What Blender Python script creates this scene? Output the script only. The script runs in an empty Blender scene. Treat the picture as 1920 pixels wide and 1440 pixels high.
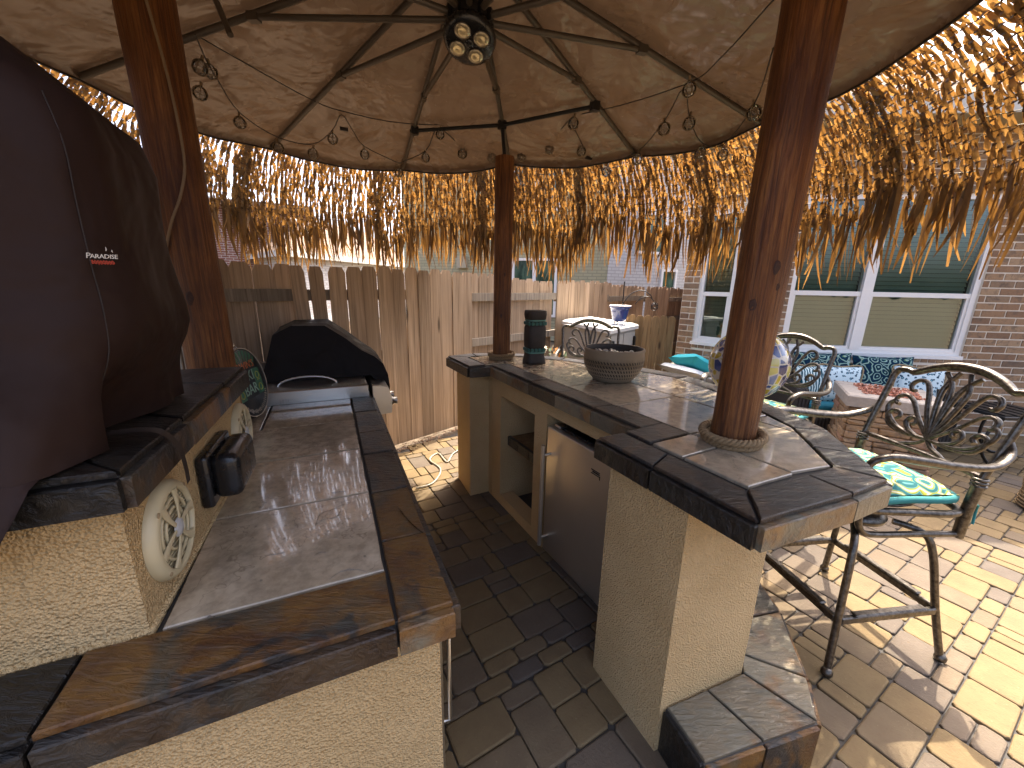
import bpy, bmesh, math, random
from mathutils import Vector, Matrix, noise
R = math.radians
rnd = random.Random(7)
SC = bpy.context.scene
COL = SC.collection

# ------------------------------------------------------------------ camera, sky, sun, exposure
F_PX, PITCH, ROLL, CAM_H = 735.0, R(14.2), R(1.2), 1.6
cam_d = bpy.data.cameras.new('camera'); cam = bpy.data.objects.new('camera', cam_d); COL.objects.link(cam)
cam_d.sensor_width = 36.0; cam_d.lens = F_PX / 1920 * 36.0; cam_d.clip_start = 0.02; cam_d.clip_end = 400
cam.matrix_world = Matrix.Translation((0, 0, CAM_H)) @ Matrix.Rotation(R(90) - PITCH, 4, 'X') @ Matrix.Rotation(ROLL, 4, 'Z')
SC.camera = cam
SUN_AZ = (0.50, 0.866)          # horizontal direction towards the sun (x, y)
SUN_EL = R(58)
W = bpy.data.worlds.new('World'); SC.world = W; W.use_nodes = True
wn = W.node_tree; bg = wn.nodes['Background']
sky = wn.nodes.new('ShaderNodeTexSky'); sky.sky_type = 'NISHITA'; sky.sun_disc = False
sky.sun_elevation = SUN_EL; sky.sun_rotation = math.atan2(SUN_AZ[0], SUN_AZ[1]); sky.air_density = 0.55; sky.dust_density = 8.0; sky.ozone_density = 0.4
wn.links.new(sky.outputs[0], bg.inputs[0]); bg.inputs[1].default_value = 0.15
sun_d = bpy.data.lights.new('sun', 'SUN'); sun_d.energy = 2.2; sun_d.angle = R(0.5); sun_d.color = (1.0, 0.90, 0.74)
sun = bpy.data.objects.new('sun', sun_d); COL.objects.link(sun)
sv = Vector((SUN_AZ[0] * math.cos(SUN_EL), SUN_AZ[1] * math.cos(SUN_EL), math.sin(SUN_EL)))
sun.rotation_euler = sv.to_track_quat('Z', 'Y').to_euler(); sun.location = sv * 20
vs = SC.view_settings; vs.view_transform = 'Standard'; vs.look = 'None'; vs.exposure = 2.6; vs.gamma = 1.0
try: vs.use_curve_mapping = False
except Exception: pass
SC.cycles.max_bounces = 10; SC.cycles.diffuse_bounces = 6; SC.cycles.transparent_max_bounces = 16
SC.cycles.caustics_reflective = False; SC.cycles.caustics_refractive = False

# ------------------------------------------------------------------ pixel helpers (1920x1440 photo pixels -> rays)
def ray(x, y):
    u, v = x - 960, 720 - y
    c, s = math.cos(ROLL), math.sin(ROLL)
    u, v = u * c - v * s, u * s + v * c
    return Vector((u, F_PX * math.cos(PITCH) + v * math.sin(PITCH), -F_PX * math.sin(PITCH) + v * math.cos(PITCH)))
def PZ(x, y, z):
    r = ray(x, y); t = (z - CAM_H) / r.z
    return Vector((r.x * t, r.y * t, z))
def PN(x, y, p0, n):
    r = ray(x, y); o = Vector((0, 0, CAM_H)); n = Vector(n)
    return o + r * ((Vector(p0) - o).dot(n) / r.dot(n))
def proj(p):
    d = Vector(p) - Vector((0, 0, CAM_H))
    f = d.y * math.cos(PITCH) - d.z * math.sin(PITCH); v = d.y * math.sin(PITCH) + d.z * math.cos(PITCH)
    if f < 0.05: return None
    u, v = F_PX * d.x / f, F_PX * v / f
    c, s = math.cos(ROLL), math.sin(ROLL)
    return 960 + u * c + v * s, 720 - (-u * s + v * c)
# kitchen counter frame: s along the aisle edge away from the near corner, w depth away from the aisle
KO = Vector((-0.12, 0.741)); KT = Vector((-0.4202, 0.9074)); KN = Vector((0.9074, 0.4202))
def L(s, w, z=0.0):
    p = KO + KT * s - KN * w
    return Vector((p.x, p.y, z))
# bar frame: s along the straight inner edge, o outwards (towards the patio)
BO = Vector((0.434, 1.667)); BT = Vector((-0.4848, 0.8746)); BN = Vector((0.8746, 0.4848))
def Bp(s, o, z=0.0):
    p = BO + BT * s + BN * o
    return Vector((p.x, p.y, z))

# ------------------------------------------------------------------ object helpers
def tag(o, label=None, cat=None, group=None, kind=None):
    if label: o['label'] = label
    if cat: o['category'] = cat
    if group: o['group'] = group
    if kind: o['kind'] = kind
    return o
def link(o, parent=None):
    COL.objects.link(o)
    if parent is not None: o.parent = parent
    return o
def empty(name, loc=(0, 0, 0), rz=0.0):
    o = bpy.data.objects.new(name, None); o.empty_display_size = 0.1
    o.location = loc; o.rotation_euler = (0, 0, rz); COL.objects.link(o)
    return o
def obj(name, me, parent=None, loc=None, rot=None, scale=None):
    o = bpy.data.objects.new(name, me)
    if loc is not None: o.location = loc
    if rot is not None: o.rotation_euler = rot
    if scale is not None: o.scale = scale
    return link(o, parent)
class MB:
    def __init__(s): s.v = []; s.f = []; s.sm = []; s.mi = []
    def add(s, vs, fs, smooth=False, mi=0):
        b = len(s.v); s.v += [tuple(v) for v in vs]
        for f in fs: s.f.append(tuple(b + i for i in f)); s.sm.append(smooth); s.mi.append(mi)
        return s
    def box(s, c, size, rz=0.0, mi=0):
        cx, cy, cz = c; hx, hy, hz = size[0] / 2, size[1] / 2, size[2] / 2
        cc, ss = math.cos(rz), math.sin(rz); vs = []
        for z in (-hz, hz):
            for x, y in ((-hx, -hy), (hx, -hy), (hx, hy), (-hx, hy)):
                vs.append((cx + x * cc - y * ss, cy + x * ss + y * cc, cz + z))
        return s.add(vs, [(3, 2, 1, 0), (4, 5, 6, 7), (0, 1, 5, 4), (1, 2, 6, 5), (2, 3, 7, 6), (3, 0, 4, 7)], mi=mi)
    def quadbox(s, p4, z0, z1, mi=0):
        return s.prism(p4, z0, z1, 0, mi)
    def prism(s, poly, z0, z1, bev=0.0, mi=0):
        P = [(p[0], p[1]) for p in poly]
        a = sum(P[i][0] * P[(i + 1) % len(P)][1] - P[(i + 1) % len(P)][0] * P[i][1] for i in range(len(P)))
        if a < 0: P.reverse()
        n = len(P)
        if bev <= 0:
            vs = [(x, y, z0) for x, y in P] + [(x, y, z1) for x, y in P]
            fs = [tuple(range(n - 1, -1, -1)), tuple(range(n, 2 * n))] + [(i, (i + 1) % n, n + (i + 1) % n, n + i) for i in range(n)]
            return s.add(vs, fs, mi=mi)
        Q = inset(P, bev)
        vs = [(x, y, z0) for x, y in P] + [(x, y, z1 - bev) for x, y in P] + [(x, y, z1) for x, y in Q]
        fs = [tuple(range(n - 1, -1, -1)), tuple(range(2 * n, 3 * n))]
        for k in (0, n):
            fs += [(k + i, k + (i + 1) % n, k + n + (i + 1) % n, k + n + i) for i in range(n)]
        return s.add(vs, fs, mi=mi)
    def tube(s, pts, rad, n=8, closed=False, caps=True, flat=1.0, mi=0, up=None):
        pts = [Vector(p) for p in pts]; m = len(pts)
        if not hasattr(rad, '__len__'): rad = [rad] * m
        t0 = (pts[1] - pts[0]).normalized()
        ref = Vector(up) if up else (Vector((0, 0, 1)) if abs(t0.z) < 0.9 else Vector((1, 0, 0)))
        nrm = (ref - t0 * ref.dot(t0)).normalized(); vs = []
        for i, p in enumerate(pts):
            if closed: t = (pts[(i + 1) % m] - pts[i - 1])
            else: t = pts[min(i + 1, m - 1)] - pts[max(i - 1, 0)]
            t = t.normalized() if t.length > 1e-9 else t0
            nrm = nrm - t * nrm.dot(t)
            nrm = nrm.normalized() if nrm.length > 1e-6 else t.orthogonal().normalized()
            b = t.cross(nrm)
            for k in range(n):
                a = 2 * math.pi * k / n
                vs.append(p + nrm * (rad[i] * math.cos(a)) + b * (rad[i] * flat * math.sin(a)))
        fs = []
        for i in range(m if closed else m - 1):
            j = (i + 1) % m
            for k in range(n): fs.append((i * n + k, i * n + (k + 1) % n, j * n + (k + 1) % n, j * n + k))
        s.add(vs, fs, True, mi)
        if caps and not closed:
            s.add(vs[:n], [tuple(range(n - 1, -1, -1))], False, mi); s.add(vs[-n:], [tuple(range(n))], False, mi)
        return s
    def lathe(s, prof, n=32, c=(0, 0, 0), mi=0, sq=None):
        vs = []
        for r, z in prof:
            for k in range(n):
                a = 2 * math.pi * k / n; rr = r
                if sq: rr = r / (abs(math.cos(a)) ** sq + abs(math.sin(a)) ** sq) ** (1 / sq)
                vs.append((c[0] + rr * math.cos(a), c[1] + rr * math.sin(a), c[2] + z))
        fs = []
        for i in range(len(prof) - 1):
            for k in range(n): fs.append((i * n + k, i * n + (k + 1) % n, (i + 1) * n + (k + 1) % n, (i + 1) * n + k))
        return s.add(vs, fs, True, mi)
    def mesh(s, name, *mats):
        me = bpy.data.meshes.new(name); me.from_pydata(s.v, [], s.f)
        me.polygons.foreach_set('use_smooth', s.sm); me.polygons.foreach_set('material_index', s.mi)
        for m in mats: me.materials.append(m)
        me.update(); return me
    def build(s, name, mat, parent=None, **k):
        return obj(name, s.mesh(name, *(mat if isinstance(mat, (list, tuple)) else (mat,))), parent, **k)
def inset(P, d):
    n = len(P); Q = []
    for i in range(n):
        p0, p1, p2 = Vector(P[i - 1]), Vector(P[i]), Vector(P[(i + 1) % n])
        a = (p1 - p0); b = (p2 - p1)
        na = Vector((-a.y, a.x)).normalized() if a.length > 1e-9 else Vector((0, 0)); nb = Vector((-b.y, b.x)).normalized() if b.length > 1e-9 else na
        m = na + nb
        q = p1 + (m * (d / max(0.35, m.dot(na)))) if m.length > 1e-6 else p1 + na * d
        Q.append((q.x, q.y))
    return Q
def bevbox(name, sx, sy, sz, bev, mat, seg=1, origin=(0, 0, 0)):
    bm = bmesh.new(); bmesh.ops.create_cube(bm, size=1.0)
    for v in bm.verts: v.co = Vector((v.co.x * sx + origin[0], v.co.y * sy + origin[1], v.co.z * sz + origin[2]))
    if bev > 0: bmesh.ops.bevel(bm, geom=list(bm.edges), offset=bev, segments=seg, affect='EDGES', profile=0.6)
    me = bpy.data.meshes.new(name); bm.to_mesh(me); bm.free()
    if mat: me.materials.append(mat)
    if seg > 1:
        for p in me.polygons: p.use_smooth = True
    return me
def cushion(name, sx, sy, sz, mat, puff=0.5, n=10, pinch=0.06):
    """a stuffed pillow lying in xy, thickness sz, with drawn-in sides and pointed corners"""
    vs, fs = [], []
    for side in (1, -1):
        for j in range(n + 1):
            for i in range(n + 1):
                u, v = 2 * i / n - 1, 2 * j / n - 1
                e = max(0, (1 - u ** 4) * (1 - v ** 4)) ** puff
                k = 1 - pinch * (1 - v * v) * abs(u) ** 2; l = 1 - pinch * (1 - u * u) * abs(v) ** 2
                vs.append((u * sx / 2 * k, v * sy / 2 * l, side * sz / 2 * e + 0.004 * noise.noise(Vector((u * 3, v * 3, side * 5.1 + sx)))))
    m = (n + 1) ** 2
    for j in range(n):
        for i in range(n):
            a = j * (n + 1) + i; q = (a, a + 1, a + n + 2, a + n + 1)
            fs.append(q); fs.append(tuple(m + x for x in reversed(q)))
    return MB().add(vs, fs, True).mesh(name, mat)
def catmull(P, k=6, closed=False):
    P = [Vector(p) for p in P]; out = []; n = len(P)
    rng = range(n if closed else n - 1)
    for i in rng:
        if closed: a, b, c, d = P[i - 1], P[i], P[(i + 1) % n], P[(i + 2) % n]
        else: a, b, c, d = P[max(i - 1, 0)], P[i], P[i + 1], P[min(i + 2, n - 1)]
        for j in range(k):
            t = j / k
            out.append(0.5 * ((2 * b) + (c - a) * t + (2 * a - 5 * b + 4 * c - d) * t * t + (3 * b - a - 3 * c + d) * t ** 3))
    if not closed: out.append(P[-1])
    return out
def copy_tree(o, parent=None):
    c = o.copy(); COL.objects.link(c); c.parent = parent
    for ch in list(o.children): copy_tree(ch, c)
    return c
def clip(poly, conv):
    """clip a polygon by a counter-clockwise convex polygon"""
    out = [Vector(p) for p in poly]
    for i in range(len(conv)):
        a, b = Vector(conv[i]), Vector(conv[(i + 1) % len(conv)]); e = b - a; src = out; out = []
        ins = lambda p: e.x * (p.y - a.y) - e.y * (p.x - a.x) >= -1e-9
        for j in range(len(src)):
            p, q = src[j - 1], src[j]
            if ins(p) != ins(q):
                d = q - p; den = e.x * d.y - e.y * d.x
                t = (e.y * (p.x - a.x) - e.x * (p.y - a.y)) / den
                out.append(p + d * t)
            if ins(q): out.append(q)
        if not out: return []
    return out
def area(P): return abs(sum(P[i][0] * P[(i + 1) % len(P)][1] - P[(i + 1) % len(P)][0] * P[i][1] for i in range(len(P)))) / 2
def text_mesh(name, body, size, mat, extrude=0.0005, align='CENTER', shear=0.0, spacing=1.0):
    cu = bpy.data.curves.new(name, 'FONT'); cu.body = body; cu.size = size; cu.extrude = extrude
    cu.align_x = align; cu.align_y = 'CENTER'; cu.shear = shear; cu.space_character = spacing; cu.resolution_u = 2
    o = bpy.data.objects.new(name, cu); COL.objects.link(o)
    me = bpy.data.meshes.new_from_object(o.evaluated_get(bpy.context.evaluated_depsgraph_get()))
    bpy.data.objects.remove(o); bpy.data.curves.remove(cu); me.name = name
    me.materials.clear(); me.materials.append(mat); return me

# ------------------------------------------------------------------ material helpers
class MT:
    def __init__(s, name, rough=0.6, metal=0.0, spec=0.5, coat=0.0, coat_rough=0.1):
        s.m = bpy.data.materials.new(name); s.m.use_nodes = True; s.nt = s.m.node_tree
        s.b = s.nt.nodes['Principled BSDF']; s.out = s.nt.nodes['Material Output']
        s.set('Roughness', rough); s.set('Metallic', metal); s.set('Specular IOR Level', spec)
        s.set('Coat Weight', coat); s.set('Coat Roughness', coat_rough)
        s._co = None
    def set(s, k, v):
        i = s.b.inputs[k]
        if isinstance(v, bpy.types.NodeSocket): s.nt.links.new(v, i)
        else: i.default_value = (*v, 1) if isinstance(v, tuple) and len(v) == 3 and i.type == 'RGBA' else v
    def n(s, t, ins=None, **k):
        x = s.nt.nodes.new('ShaderNode' + t)
        for a, v in k.items(): setattr(x, a, v)
        for a, v in (ins or {}).items():
            i = x.inputs[a]
            if isinstance(v, bpy.types.NodeSocket): s.nt.links.new(v, i)
            else: i.default_value = (*v, 1) if (isinstance(v, tuple) and len(v) == 3 and i.type == 'RGBA') else v
        return x
    def co(s, scale=(1, 1, 1), rz=0.0, shuffle=True):
        """object coordinates, shifted per object so that copies differ"""
        tc = s.n('TexCoord').outputs['Object']
        if shuffle:
            r = s.n('ObjectInfo').outputs['Random']
            sc = s.n('VectorMath', {0: s.n('CombineXYZ', {0: r, 1: r, 2: r}).outputs[0], 1: (13.7, 29.1, 7.3)}, operation='MULTIPLY').outputs[0]
            tc = s.n('VectorMath', {0: tc, 1: sc}, operation='ADD').outputs[0]
        return s.n('Mapping', {'Vector': tc, 'Scale': scale, 'Rotation': (0, 0, rz)}).outputs[0]
    def noise(s, vec, scale=5, detail=4, rough=0.55, dist=0.0):
        return s.n('TexNoise', {'Vector': vec, 'Scale': scale, 'Detail': detail, 'Roughness': rough, 'Distortion': dist}).outputs['Fac']
    def ramp(s, fac, stops, interp='LINEAR'):
        x = s.n('ValToRGB', {'Fac': fac}); cr = x.color_ramp; cr.interpolation = interp
        while len(cr.elements) < len(stops): cr.elements.new(0.5)
        for e, (p, c) in zip(cr.elements, stops): e.position = p; e.color = (*c, 1) if len(c) == 3 else c
        return x.outputs['Color']
    def mix(s, f, a, b, mode='MIX'):
        x = s.n('Mix', data_type='RGBA', blend_type=mode)
        for k, v in ((0, f), (6, a), (7, b)):
            if isinstance(v, bpy.types.NodeSocket): s.nt.links.new(v, x.inputs[k])
            else: x.inputs[k].default_value = (*v, 1) if isinstance(v, tuple) and len(v) == 3 else v
        return x.outputs[2]
    def math(s, op, a, b=0.0): return s.n('Math', {0: a, 1: b}, operation=op).outputs[0]
    def rand(s): return s.n('ObjectInfo').outputs['Random']
    def hsv(s, col, h=0.5, sat=1.0, v=1.0):
        return s.n('HueSaturation', {'Hue': h, 'Saturation': sat, 'Value': v, 'Color': col}).outputs[0]
    def randval(s, col, lo=0.75, hi=1.25):
        v = s.n('MapRange', {0: s.rand(), 3: lo, 4: hi}).outputs[0]
        return s.hsv(col, 0.5, 1.0, v)
    def bump(s, h, strength=0.3, dist=0.01, prev=None):
        ins = {'Height': h, 'Strength': strength, 'Distance': dist}
        if prev is not None: ins['Normal'] = prev
        o = s.n('Bump', ins).outputs[0]; s.set('Normal', o); return o
    def coatnormal(s, nrm): s.nt.links.new(nrm, s.b.inputs['Coat Normal'])
def plain(name, col, rough=0.5, metal=0.0, spec=0.5, coat=0.0, var=0.12, nscale=30, bump=0.0):
    m = MT(name, rough, metal, spec, coat); c = m.co()
    n = m.noise(c, nscale, 3)
    m.set('Base Color', m.mix(n, tuple(x * (1 - var) for x in col), tuple(min(1, x * (1 + var)) for x in col)))
    m.set('Roughness', m.n('MapRange', {0: n, 3: max(0.02, rough - 0.08), 4: min(1, rough + 0.1)}).outputs[0])
    if bump: m.bump(m.noise(c, nscale * 4, 3), bump, 0.002)
    return m.m

M = {}
def mk_stucco():
    m = MT('stucco', 0.9, spec=0.2); c = m.co()
    col = m.ramp(m.noise(c, 3.0, 5), [(0.3, (0.55, 0.38, 0.18)), (0.7, (0.66, 0.475, 0.245))])
    g = m.noise(c, 140, 2, 0.6); col = m.mix(m.math('MULTIPLY', g, 0.35), col, (0.30, 0.225, 0.13))
    m.set('Base Color', col); v = m.n('TexVoronoi', {'Vector': c, 'Scale': 170}).outputs['Distance']
    m.bump(m.math('ADD', g, v), 1.0, 0.007); return m.m
def mk_slate(name='slate', sel=0.25, tone=1.0, pale=0.0):
    m = MT(name, 0.38, spec=0.28, coat=0.35, coat_rough=0.10); c = m.co()
    ns = m.noise(c, 4.2, 5, 0.6, 1.2); n2 = m.noise(c, 9, 6, 0.62, 0.6)
    base = m.ramp(n2, [(0.25, (0.014, 0.012, 0.011)), (0.5, (0.046, 0.039, 0.034)), (0.72, (0.105, 0.086, 0.068))])
    rust = m.ramp(ns, [(0.50 - 0.12 * sel, (0, 0, 0)), (0.57 - 0.12 * sel, (1, 1, 1))])
    base = m.mix(m.math('MULTIPLY', rust, sel), base, m.ramp(n2, [(0.3, (0.10, 0.034, 0.012)), (0.55, (0.27, 0.125, 0.024)), (0.8, (0.19, 0.12, 0.05))]))
    grn = m.ramp(m.noise(c, 5.1, 4, 0.6, 0.5), [(0.54 - 0.25 * pale, (0, 0, 0)), (0.66 - 0.2 * pale, (0.7 + 0.2 * pale,) * 3)])
    base = m.mix(grn, base, (0.10 + 0.10 * pale, 0.09 + 0.09 * pale, 0.062 + 0.065 * pale))
    m.set('Base Color', m.randval(base, 0.75 * tone, 1.3 * tone))
    st = m.co((16, 60, 30), 0.5); rid = m.noise(st, 1.0, 6, 0.62, 1.0)
    lay = m.n('Math', {0: m.noise(c, 9, 4, 0.55, 0.8), 1: 0.07}, operation='SNAP').outputs[0]
    b = m.bump(rid, 1.0, 0.010); b = m.bump(lay, 1.0, 0.035, b); b2 = m.n('Bump', {'Height': rid, 'Strength': 1.0, 'Distance': 0.009}).outputs[0]
    m.coatnormal(m.n('Bump', {'Height': lay, 'Strength': 0.8, 'Distance': 0.03, 'Normal': b2}).outputs[0])
    m.set('Roughness', m.n('MapRange', {0: n2, 3: 0.28, 4: 0.65}).outputs[0]); return m.m
def mk_tile():
    m = MT('porcelain_tile', 0.22, spec=0.5, coat=0.6, coat_rough=0.03); c = m.co()
    n1 = m.noise(c, 4.0, 6, 0.6, 0.5); n2 = m.noise(c, 26, 5, 0.65)
    col = m.ramp(n1, [(0.28, (0.30, 0.235, 0.155)), (0.5, (0.41, 0.33, 0.23)), (0.75, (0.50, 0.41, 0.30))])
    col = m.mix(m.ramp(n2, [(0.35, (0.5, 0.5, 0.5)), (0.6, (0, 0, 0))]), col, (0.14, 0.11, 0.075))
    crk = m.n('TexVoronoi', {'Vector': m.n('VectorMath', {0: c, 1: m.n('TexNoise', {'Vector': c, 'Scale': 6, 'Detail': 4}).outputs['Color']}, operation='ADD').outputs[0], 'Scale': 2.2}, feature='DISTANCE_TO_EDGE').outputs['Distance']
    col = m.mix(m.ramp(crk, [(0.0, (0.45, 0.45, 0.45)), (0.012, (0, 0, 0))]), col, (0.09, 0.065, 0.045))
    m.set('Base Color', m.randval(col, 0.85, 1.12))
    wet = m.noise(c, 5.5, 3, 0.5, 0.4)
    m.set('Roughness', m.ramp(wet, [(0.44, (0.035, 0.035, 0.035)), (0.66, (0.20, 0.20, 0.20))]))
    m.bump(m.math('ADD', n2, m.math('MULTIPLY', wet, 2.0)), 0.10, 0.004); return m.m
def mk_water():
    m = bpy.data.materials.new('water_drops'); m.use_nodes = True; T = MT.__new__(MT); T.m = m; T.nt = m.node_tree
    T.b = T.nt.nodes['Principled BSDF']; T.out = T.nt.nodes['Material Output']
    t = T.n('BsdfTransparent', {'Color': (0.86, 0.88, 0.9)}); g = T.n('BsdfGlossy', {'Color': (1, 1, 1), 'Roughness': 0.01})
    T.nt.links.new(T.n('MixShader', {0: T.n('Fresnel', {'IOR': 1.4}).outputs[0], 1: t.outputs[0], 2: g.outputs[0]}).outputs[0], T.out.inputs[0]); T.nt.nodes.remove(T.b); return m
def mk_grout(): return plain('grout', (0.05, 0.045, 0.04), 0.85, var=0.3, nscale=60, bump=0.3)
def mk_mortar(): return plain('mortar', (0.62, 0.56, 0.46), 0.95, var=0.15, nscale=60, bump=0.3)
def mk_paver():
    m = MT('paver_concrete', 0.88, spec=0.15); c = m.co()
    n1 = m.noise(c, 9, 5); n2 = m.noise(c, 90, 3, 0.7)
    hue = m.ramp(m.rand(), [(0.0, (0.165, 0.119, 0.062)), (0.35, (0.185, 0.134, 0.070)), (0.55, (0.155, 0.116, 0.070)), (0.8, (0.130, 0.102, 0.074)), (1.0, (0.105, 0.087, 0.071))])
    col = m.mix(m.ramp(n1, [(0.35, (0.55, 0.55, 0.55)), (0.65, (0, 0, 0))]), hue, m.hsv(hue, 0.49, 1.0, 0.72))
    col = m.mix(m.ramp(n2, [(0.30, (0.5, 0.5, 0.5)), (0.42, (0, 0, 0))]), col, (0.13, 0.085, 0.05))
    col = m.mix(m.ramp(n2, [(0.66, (0, 0, 0)), (0.76, (0.5, 0.5, 0.5))]), col, (0.36, 0.29, 0.18))
    m.set('Base Color', col); m.bump(m.math('ADD', n2, n1), 0.4, 0.006); return m.m
def mk_log():
    m = MT('stained_log', 0.5, spec=0.35); c = m.co(shuffle=True)
    n1 = m.noise(m.co((48, 48, 2.6)), 1.0, 8, 0.68, 1.6); n2 = m.noise(m.co((120, 120, 4.0)), 1.0, 4, 0.65, 0.6)
    col = m.ramp(n1, [(0.30, (0.050, 0.016, 0.005)), (0.47, (0.165, 0.059, 0.016)), (0.68, (0.31, 0.14, 0.044))])
    col = m.mix(m.ramp(n2, [(0.34, (0.75, 0.75, 0.75)), (0.5, (0, 0, 0))]), col, (0.045, 0.015, 0.007))
    big = m.noise(c, 3.0, 4); col = m.mix(m.ramp(big, [(0.35, (0.6, 0.6, 0.6)), (0.6, (0, 0, 0))]), col, (0.06, 0.02, 0.009))
    m.set('Base Color', col); m.bump(m.math('ADD', n1, n2), 0.6, 0.008); return m.m
def mk_wood(name, dark, mid, light, stain=0.4):
    m = MT(name, 0.85, spec=0.2)
    g = m.co((22, 22, 1.1)); n1 = m.noise(g, 1.0, 5, 0.6, 1.4); n2 = m.noise(m.co((80, 80, 2.0)), 1.0, 3, 0.6)
    col = m.ramp(n1, [(0.28, dark), (0.5, mid), (0.75, light)])
    col = m.mix(m.ramp(n2, [(0.32, (0.55, 0.55, 0.55)), (0.46, (0, 0, 0))]), col, tuple(x * 0.5 for x in dark))
    vk = m.n('TexVoronoi', {'Vector': m.co((5.0, 5.0, 1.6)), 'Scale': 1.0}).outputs['Distance']
    col = m.mix(m.ramp(vk, [(0.045, (0.95, 0.95, 0.95)), (0.10, (0, 0, 0))]), col, tuple(x * 0.3 for x in dark))
    st = m.noise(m.co((3, 3, 1.2)), 1.0, 4); col = m.mix(m.ramp(st, [(0.35, (stain, stain, stain)), (0.62, (0, 0, 0))]), col, tuple(x * 0.7 for x in dark))
    m.set('Base Color', m.randval(col, 0.78, 1.2)); m.bump(m.math('ADD', n1, n2), 0.4, 0.005); return m.m
def mk_brick(name, stops):
    m = MT(name, 0.9, spec=0.2); c = m.co(); n1 = m.noise(c, 14, 5, 0.65, 0.4); n2 = m.noise(c, 60, 3)
    col = m.ramp(m.rand(), stops)
    col = m.mix(m.ramp(n1, [(0.5, (0, 0, 0)), (0.66, (0.75, 0.75, 0.75))]), col, (0.055, 0.042, 0.036))
    col = m.mix(m.math('MULTIPLY', n2, 0.35), col, (0.36, 0.28, 0.2))
    m.set('Base Color', col); m.bump(n2, 0.5, 0.005); return m.m
def mk_farbrick(name, c1, c2, mort, scale=1.0, rz=0.0, vertical_axis='xz'):
    m = MT(name, 0.9, spec=0.2)
    tc = m.n('TexCoord').outputs['Object']; sp = m.n('SeparateXYZ', {0: tc})
    v = m.n('CombineXYZ', {0: sp.outputs[0], 1: sp.outputs[2], 2: 0.0}).outputs[0]
    br = m.n('TexBrick', {'Vector': v, 'Color1': c1, 'Color2': c2, 'Mortar': mort, 'Scale': 1.0 / scale, 'Mortar Size': 0.012, 'Brick Width': 0.25, 'Row Height': 0.085, 'Bias': 0.0})
    m.set('Base Color', m.mix(m.math('MULTIPLY', m.noise(tc, 1.2, 4), 0.25), br.outputs[0], tuple(x * 0.6 for x in c1)))
    m.bump(br.outputs[1], -0.4, 0.01); return m.m
def mk_shingle():
    m = MT('roof_shingle', 0.95, spec=0.1)
    tc = m.n('TexCoord').outputs['Object']
    br = m.n('TexBrick', {'Vector': tc, 'Color1': (0.22, 0.155, 0.115), 'Color2': (0.17, 0.125, 0.098), 'Mortar': (0.10, 0.085, 0.07), 'Scale': 1.0, 'Mortar Size': 0.014, 'Brick Width': 0.32, 'Row Height': 0.15})
    m.set('Base Color', br.outputs[0]); m.bump(br.outputs[1], -0.5, 0.02); return m.m
def mk_canopy():
    m = MT('canopy_vinyl', 0.3, spec=0.5); c = m.co(shuffle=False)
    n1 = m.noise(c, 2.2, 5, 0.6, 0.5); n2 = m.noise(c, 6.5, 3, 0.5, 0.35); n3 = m.noise(c, 2.6, 3, 0.5, 0.5)
    col = m.ramp(n1, [(0.3, (0.125, 0.080, 0.052)), (0.7, (0.185, 0.122, 0.082))])
    m.set('Base Color', col)
    m.set('Roughness', m.n('MapRange', {0: n2, 3: 0.16, 4: 0.36}).outputs[0])
    b = m.bump(n3, 0.7, 0.10); m.bump(n2, 0.5, 0.03, b)
    tr = m.n('BsdfTranslucent', {'Color': (0.60, 0.34, 0.18)}); mx = m.n('MixShader', {0: 0.006, 1: m.b.outputs[0], 2: tr.outputs[0]})
    m.nt.links.new(mx.outputs[0], m.out.inputs[0]); return m.m
def mk_thatch():
    m = bpy.data.materials.new('palm_thatch'); m.use_nodes = True; T = MT.__new__(MT); T.m = m; T.nt = m.node_tree
    T.b = T.nt.nodes['Principled BSDF']; T.out = T.nt.nodes['Material Output']
    c = T.n('TexCoord').outputs['Object']; at = T.n('Attribute', attribute_name='shade').outputs['Fac']
    n = T.noise(c, 40, 2)
    f = T.math('ADD', T.math('MULTIPLY', at, 0.8), T.math('MULTIPLY', n, 0.25))
    col = T.ramp(f, [(0.1, (0.035, 0.020, 0.009)), (0.4, (0.125, 0.074, 0.028)), (0.65, (0.235, 0.145, 0.056)), (0.95, (0.36, 0.25, 0.115))])
    d = T.n('BsdfDiffuse', {'Color': col, 'Roughness': 0.5}); tr = T.n('BsdfTranslucent', {'Color': T.mix(1.0, col, (1.0, 0.74, 0.40), 'MULTIPLY')})
    g = T.n('BsdfGlossy', {'Color': (0.8, 0.75, 0.65), 'Roughness': 0.35})
    a = T.n('MixShader', {0: 0.45, 1: d.outputs[0], 2: tr.outputs[0]}); b = T.n('MixShader', {0: 0.06, 1: a.outputs[0], 2: g.outputs[0]})
    T.nt.links.new(b.outputs[0], T.out.inputs[0]); T.nt.nodes.remove(T.b); return m
def mk_cast():
    m = MT('cast_metal', 0.34, metal=0.85, spec=0.5); c = m.co(); n = m.noise(c, 60, 4, 0.6)
    m.set('Base Color', m.ramp(n, [(0.35, (0.055, 0.046, 0.037)), (0.65, (0.15, 0.135, 0.115))]))
    m.set('Roughness', m.n('MapRange', {0: n, 3: 0.22, 4: 0.40}).outputs[0]); m.bump(n, 0.12, 0.002); return m.m
def mk_steel():
    m = MT('stainless_steel', 0.3, metal=1.0); n = m.noise(m.co((400, 3, 3)), 1.0, 2); n2 = m.noise(m.co(), 6, 4)
    m.set('Base Color', m.mix(n2, (0.50, 0.48, 0.44), (0.60, 0.585, 0.55))); m.set('Roughness', m.n('MapRange', {0: m.math('ADD', n, n2), 1: 0.5, 2: 1.5, 3: 0.24, 4: 0.42}).outputs[0]); return m.m
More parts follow.
